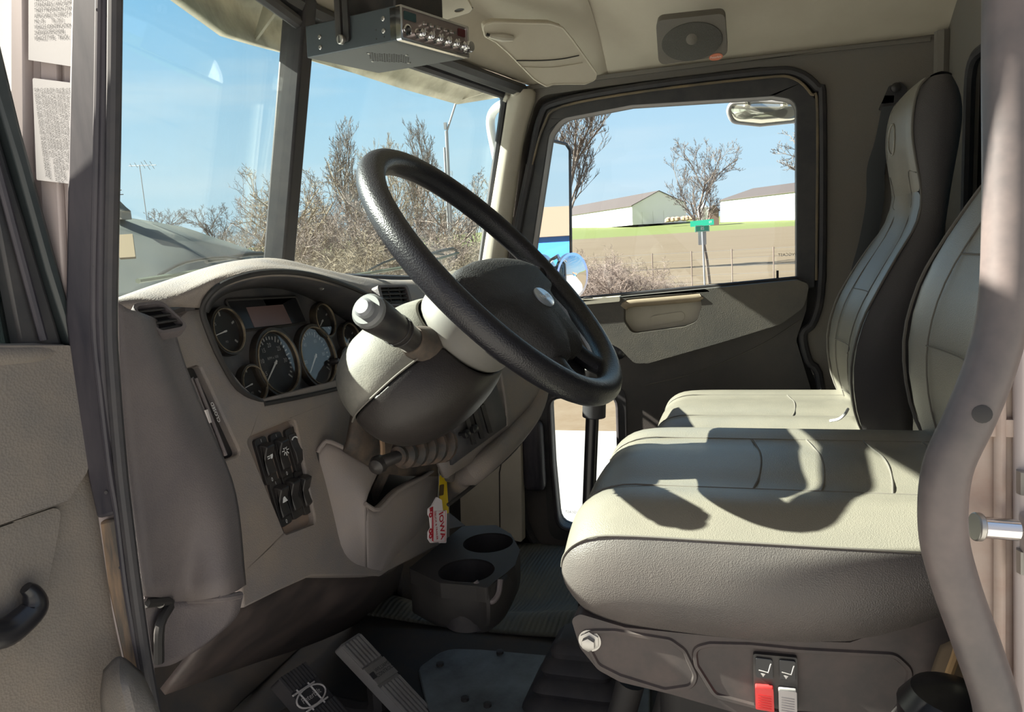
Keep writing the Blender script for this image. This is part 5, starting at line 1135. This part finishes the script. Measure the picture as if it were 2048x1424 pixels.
def tree(kind_, base, H, rz, m, name, label, group=None, wide=1.0):
    key = (kind_, m)
    if key not in PROTO:
        me = PROTO[kind_].copy(); me.materials.append(M[m]); PROTO[key] = me
    o = bpy.data.objects.new(name, PROTO[key]); COL.objects.link(o); o.location = base; o.scale = (H*wide, H*wide, H); o.rotation_euler = (0, 0, rz)
    ROOTS[o] = V(base); return setp(o, label, 'shrub' if 'shrub' in name else 'tree', group)
def onto(px, y):
    p = P(px, 500, y=y); return V((p.x, p.y, hgt(p.x, y)-.1))
def H_for(px, top, y):
    b = onto(px, y); return P(px, top, y=y).z-b.z
tree('oak', onto(1418, 33), H_for(1418, 268, 33), .4, 'bark', 'bare_tree', 'bare round-crowned tree right behind the green street sign', None, .8)
tree('tall', onto(1108, 44), H_for(1108, 120, 44), 2.2, 'bark', 'bare_tree', 'tall bare tree behind the rectangular side mirror', None, .9)
tree('oak', onto(1660, 38), H_for(1660, 120, 38), 1.1, 'bark', 'bare_tree', 'bare tree whose branches poke in at the right window edge', None, .95)
GRP = 'bare trees seen through the windshield'
for px, y, top, k_, m, rz, w_, lb in [
    (640, 34, 296, 'willow', 'barktan', .3, .75, 'bare tan-twigged tree just right of the windshield post'),
    (715, 38, 240, 'tall', 'bark', 1.3, .8, 'bare tree left of the wheel rim with dark limbs'),
    (770, 30, 268, 'oak', 'barktan', 2.9, .6, 'bare tree with golden twigs behind the top of the wheel rim'),
    (830, 42, 215, 'tall', 'bark', 4.0, .7, 'tallest bare tree above the steering wheel rim'),
    (600, 44, 330, 'scrub', 'barkred', 5.2, .8, 'reddish bare tree hugging the windshield post'),
    (680, 31, 375, 'scrub', 'barkred', .9, .95, 'reddish scrub tree low in the right windshield'),
    (760, 36, 350, 'scrub', 'barkred', 2.1, 1.0, 'reddish scrub tree behind the left side of the wheel rim'),
    (850, 34, 340, 'willow', 'barkred', 3.3, .8, 'bare reddish tree framed inside the wheel rim'),
    (910, 40, 330, 'willow', 'barktan', 4.4, .6, 'bare tan tree right behind the utility pole'),
    (960, 45, 360, 'tall', 'barkred', 5.0, .7, 'bare tree beside the passenger windshield edge'),
    (570, 60, 420, 'oak', 'bark', 2.0, 1.0, 'small bare tree peeking out left of the windshield post'),
    (500, 70, 425, 'scrub', 'bark', 1.0, 1.3, 'low bare trees at the right end of the house roof'),
    (415, 62, 405, 'oak', 'bark', 3.9, 1.1, 'bare tree rising behind the middle of the house roof'),
    (345, 66, 412, 'oak', 'bark', .2, 1.1, 'bare tree rising behind the house roof near the antenna'),
    (545, 38, 445, 'scrub', 'barktan', 4.9, 1.1, 'tan scrub beyond the house end in the left windshield'),
    (620, 28, 455, 'scrub', 'barktan', 2.6, 1.3, 'tan scrub low beside the windshield post'),
    (740, 27, 450, 'scrub', 'barktan', 3.8, 1.4, 'tan scrub above the right wiper'),
    (850, 28, 445, 'scrub', 'barkred', .5, 1.3, 'reddish scrub seen low inside the wheel rim'),
    (940, 29, 440, 'scrub', 'barktan', 1.7, 1.2, 'tan scrub low at the passenger windshield edge')]:
    tree(k_, onto(px, y), H_for(px, top, y), rz, m, 'bare_tree', lb, GRP, w_)
for px, y, top, rz, lb in [(1205, 24, 505, .3, 'brown shrub right of the round mirror'), (1262, 25, 515, 1.6, 'brown shrub between the round mirror and the sign'), (1180, 27, 490, 2.5, 'brown shrub directly behind the round mirror'), (1330, 25.5, 545, 3.2, 'low brown shrub just left of the sign post')]:
    tree('scrub', onto(px, y), H_for(px, top, y), rz, 'barkred', 'bare_shrub', lb, 'shrubs by the field fence', 1.3)
# --- utility pole, antenna, house
up_ = thing('light_pole', onto(905, 33), 'tall thin grey light pole with a slanted arm above the wheel rim', 'pole')
y_ = 33
mesh('pole', tube([P(908, 600, y=y_), P(893, 262, y=y_)], [.11, .075], 10), M['galv'], parent=up_)
mesh('arm', tube([P(893, 265, y=y_), P(912, 205, y=y_)], .045, 8), M['galv'], parent=up_)
mesh('riser_pipe', tube([P(903, 580, y=y_-.2), P(889, 295, y=y_-.2)], .06, 8), M['galv'], parent=up_)
mesh('bracket', box(P(891, 252, y=y_), (.12, .12, .3)), M['galv'], parent=up_)
HA, HB_ = P(150, 426, y=17.0), P(545, 524, y=21.0)
ho = thing('house', V((HA.x, HA.y, GR)).lerp(V((HB_.x, HB_.y, GR)), .5), 'low grey-roofed house seen through the left windshield half', 'house')
r0, r1, r2 = P(-250, 366, y=14.5), P(300, 442, y=18.3), P(548, 516, y=20.5)
e0, e1, e2_ = P(-250, 690, y=11.5), P(300, 610, y=15.2), P(560, 548, y=19.5)
back = [q+V((-3, 3, -1.6)) for q in (r0, r1, r2)]
mesh('roof', grid([[r0, r1, P(420, 472, y=19.3), r2], [P(-250, 520, y=13), P(300, 520, y=16.6), P(420, 520, y=18), P(552, 532, y=20)], [e0, e1, P(430, 580, y=17.2), e2_]], 3, 3), M['houseroof'], parent=ho, sol=.2)
mesh('rear_roof', grid([[r0, r1, r2], back], 2, 2), M['houseroof'], parent=ho, sol=.2)
mesh('walls', loft([[V((q.x, q.y, z)) for q in (e0+V((-.3, .5, 0)), e2_+V((-.2, .4, 0)), r2+V((-1.5, 1.5, 0)), r0+V((-1.5, 1.5, 0)))] for z in (GR, -.9)]), M['housewall'], parent=ho, smooth_=False)
FH = Frame(P(253, 494, y=15.9), (1, .35, 0), P(253, 470, y=16.4)-P(253, 518, y=15.7))
mesh('skylight', plate(FH, rnd(FH.poly([(236, 472), (266, 470), (272, 516), (240, 518)]), .02), [], -.02, .04), M['tan'], parent=ho)
cb_ = P(243, 432, y=17.6)
cu1 = mesh('cupola', box(cb_+V((0, 0, .02)), (.36, .36, .25)), M['housewall'], parent=ho)
mesh('cupola_roof', lathe([(.34, .13), (.2, .24), (.02, .42)], cb_, (0, 0, 1), 4), M['houseroof'], parent=cu1, smooth_=False)
mesh('weathervane', join(tube([cb_+V((0, 0, .4)), cb_+V((0, 0, .78))], .012, 6), tube([cb_+V((-.13, -.04, .6)), cb_+V((.13, .04, .6))], .012, 6), tube([cb_+V((-.16, 0, .72)), cb_+V((.12, .0, .72))], [.03, .012], 6)), M['dark'], parent=cu1)
aa = thing('tv_antenna', P(295, 440, y=18.2), 'spindly television antenna mast on the house roof', 'antenna')
mesh('mast', tube([P(294, 440, y=18.2), P(279, 330, y=18.2)], .013, 6), M['galv'], parent=aa)
mesh('boom', tube([P(258, 332, y=18.4), P(312, 330, y=18.0)], .010, 6), M['galv'], parent=aa)
for a, w_ in ((262, 4), (272, 6), (286, 8), (294, 12), (304, 9)):
    mesh('element', tube([P(a-w_*.5, 331-w_*.9, y=18.0), P(a+w_*.5, 331+w_*.7, y=18.3)], .007, 5), M['galv'], parent=aa)
# --- building behind the truck, seen only in the side mirror
bb = thing('blue_building', V((36, 13, GR)), 'blue walled building with a brown roof reflected in the side mirror', 'building')
mesh('walls', box((36, 12, GR+1.25), (6, 9, 2.6)), M['blue'], parent=bb)
mesh('roof', loft([[V((32.6, y, .3)), V((36, y, 1.9)), V((39.4, y, .3)), V((36, y, .1))] for y in (7, 17)]), M['brownroof'], parent=bb, smooth_=False)
# ================================================================== outside parts of the cab
# exterior sun visor
lo_pts = [P(240, -70, x=-.80), P(340, 0, x=-.86), P(440, 72, x=-.93), P(505, 91, x=-1.0), P(572, 108, x=-1.06), P(700, 142, x=-1.05), P(800, 173, x=-1.02), P(911, 204, x=-.97), P(1008, 189, x=-.84)]
hi_pts = []
for q in lo_pts:
    hx = -.935+abs(q.y-1.5)/.88*.24; hi_pts.append(V((hx-.02, q.y, .565)))
mid_ = [a.lerp(b, .5)+V((-.05, 0, .035)) for a, b in zip(lo_pts, hi_pts)]
ev_ = thing('exterior_visor', V((-1.0, 1.5, .5)), 'weathered cream outside visor over the windshield', 'visor')
mesh('visor_shell', grid([hi_pts, mid_, lo_pts], 1, 4), M['visorext'], parent=ev_, sol=.012, ang=60)
for q, nm in ((3, 'visor_rib'), (7, 'visor_rib')):
    a, b = hi_pts[q], lo_pts[q]; mesh(nm, loft([[a+V((0, -.004, 0)), b+V((0, -.004, 0)), mid_[q]+V((.09, -.004, -.03))], [a+V((0, .004, 0)), b+V((0, .004, 0)), mid_[q]+V((.09, .004, -.03))]]), M['visorext'], parent=ev_, smooth_=False)
# wipers
def wiper(pts, label, xx):
    t = thing('wiper', P(*pts[0], x=xx), label, 'wiper')
    q = [P(a, b, x=xx-.0+.0*i) for i, (a, b) in enumerate(pts)]
    mesh('blade', tube(q, .007, 6, 3, flat=.7), mat('weathered wiper rubber', (.07, .085, .05), .6), parent=t)
    mesh('arm', tube([p+V((-.02, .0, .018)) for p in q[len(q)//2:]]+[q[-1]+V((-.03, .05, -.02))], .006, 6, 3), M['dark'], parent=t)
    mesh('frame', tube([q[0].lerp(q[-1], .15)+V((-.008, 0, .004)), q[0].lerp(q[-1], .35)+V((-.012, 0, .022)), q[0].lerp(q[-1], .65)+V((-.012, 0, .022)), q[0].lerp(q[-1], .85)+V((-.008, 0, .004))], .0035, 6, 3), M['dark'], parent=t)
wiper([(276, 562), (340, 552), (430, 538), (540, 522)], 'wiper parked along the bottom of the left windshield', -1.08)
wiper([(700, 552), (770, 541), (840, 528), (916, 506)], 'wiper parked along the bottom of the right windshield', -1.06)
# truck nose under the windshield
mesh('trim_13', grid([[V((-1.0, .55, -.22)), V((-1.12, 1.5, -.16)), V((-.97, 2.45, -.24))], [V((-1.6, .6, -.46)), V((-1.6, 1.5, -.34)), V((-1.5, 2.4, -.46))], [V((-2.4, .75, -.62)), V((-2.4, 1.5, -.5)), V((-2.4, 2.25, -.62))], [V((-2.5, .75, -1.4)), V((-2.5, 1.5, -1.4)), V((-2.5, 2.25, -1.4))]], 4, 4), M['paint'], sol=.02, kind='structure', label='white hood ahead of the windshield')
# side mirrors
mn = V((.87, -.5, -.02)).normalized()
FM = Frame(P(1112, 400, y=2.80), V((.5, .87, 0)), (0, 0, 1))
if FM.n.dot(mn) < 0: FM = Frame(FM.o, FM.ex*-1, FM.ey)
sm_ = thing('side_mirror', FM.o-V((0, 0, .25)), 'tall rectangular side mirror outside the passenger window', 'mirror')
mo = FM.poly([(1040, 268), (1098, 280), (1132, 288), (1140, 300), (1142, 525), (1136, 532), (1040, 545)])
mesh('mirror_glass', plate(FM, rnd(mo, .008), [], -.004, 0), M['mirror'], parent=sm_)
mesh('mirror_shell', plate(FM, rnd(mo, .012), [], -.05, -.004), M['dark'], parent=sm_, bev=.01)
mesh('mirror_rim', tube([FM.at(u, v, 0) for u, v in rnd(mo, .012)], .006, 8, 1, True), M['frame'], parent=sm_)
mesh('mirror_arm', tube([P(1030, 208, y=2.62), P(1005, 209, y=2.72), P(986, 224, y=2.78), P(981, 250, y=2.80), P(990, 300, y=2.80), P(1000, 345, y=2.78), P(1020, 420, y=2.8)], .017, 12, 4), M['paint'], parent=sm_)
mesh('mirror_arm', tube([P(1040, 560, y=2.75), P(1082, 545, y=2.8), P(1075, 420, y=2.86)], .012, 10, 3), M['chrome'], parent=sm_)
mc = P(1144, 552, y=2.74)
cm = thing('round_mirror', mc-V((0, 0, .08)), 'small round convex mirror below the tall side mirror', 'mirror')
e3 = V((0, 0, 1)); 
mesh('convex_glass', lathe([(.082, 0), (.07, .008), (.05, .015), (.025, .0195), (.002, .021)], mc, mn, 40, caps=False), M['mirror'], parent=cm, ang=80)
mesh('mirror_bowl', lathe([(.086, .004), (.086, -.01), (.06, -.035), (.02, -.045)], mc, mn, 36), M['chrome'], parent=cm)
mesh('stem', tube([mc-mn*.03, mc-mn*.06+V((0, 0, .06)), P(1110, 500, y=2.86)], .007, 8, 3), M['chrome'], parent=cm)
lm = P(1530, 222, y=2.62)
ld = thing('look_down_mirror', lm, 'oblong convex mirror hanging above the passenger window', 'mirror')
FL = Frame(lm, (1, 0, .02), (0, -.30, .95))
ol = rnd(FL.poly([(1455, 222), (1462, 206), (1520, 203), (1600, 206), (1612, 224), (1596, 242), (1520, 250), (1464, 244)]), .03)
cx_ = sum(q[0] for q in ol)/len(ol); cy_ = sum(q[1] for q in ol)/len(ol)
mesh('convex_glass', loft([[FL.at(cx_+(u-cx_)*s_, cy_+(v-cy_)*s_, w) for u, v in ol] for s_, w in ((.95, 0), (.8, .012), (.55, .022), (.2, .028), (.02, .029))]), mat('ground-tinted mirror', (.72, .69, .58), .12, metal=.85), parent=ld, ang=80)  # beige tint paints in the ground reflected by the glass
mesh('mirror_rim', tube([FL.at(u, v, 0) for u, v in ol], .006, 8, 1, True), M['switchgrey'], parent=ld)
mesh('mirror_back', loft([[FL.at(cx_+(u-cx_)*s_, cy_+(v-cy_)*s_, w) for u, v in ol] for s_, w in ((1, 0), (.9, -.025), (.5, -.04))]), M['chrome'], parent=ld)
mesh('mount', tube([P(1500, 205, y=2.64), P(1490, 190, y=2.55), P(1480, 170, y=2.46)], .012, 8, 3), M['chrome'], parent=ld)
mesh('mount', tube([P(1570, 206, y=2.64), P(1575, 190, y=2.55), P(1580, 170, y=2.46)], .012, 8, 3), M['chrome'], parent=ld)
# outer skin of the cab roof so that daylight enters only through the windows and the open door
mesh('roof_skin', grid([[V((x, y, .64 + .10*(1-((y-1.5)/.95)**4) - (.06 if x < -.8 else 0))) for y in (.56, .9, 1.5, 2.1, 2.46)] for x in (-.93, -.6, 0, .6)], 3, 3), M['paint'], sol=.01, kind='structure', label='white cab roof')
# ------------------------------------------------------------------ stand everything on the ground at z = 0
for o in list(SC.objects):
    if o.parent is None: o.location.z += GZ
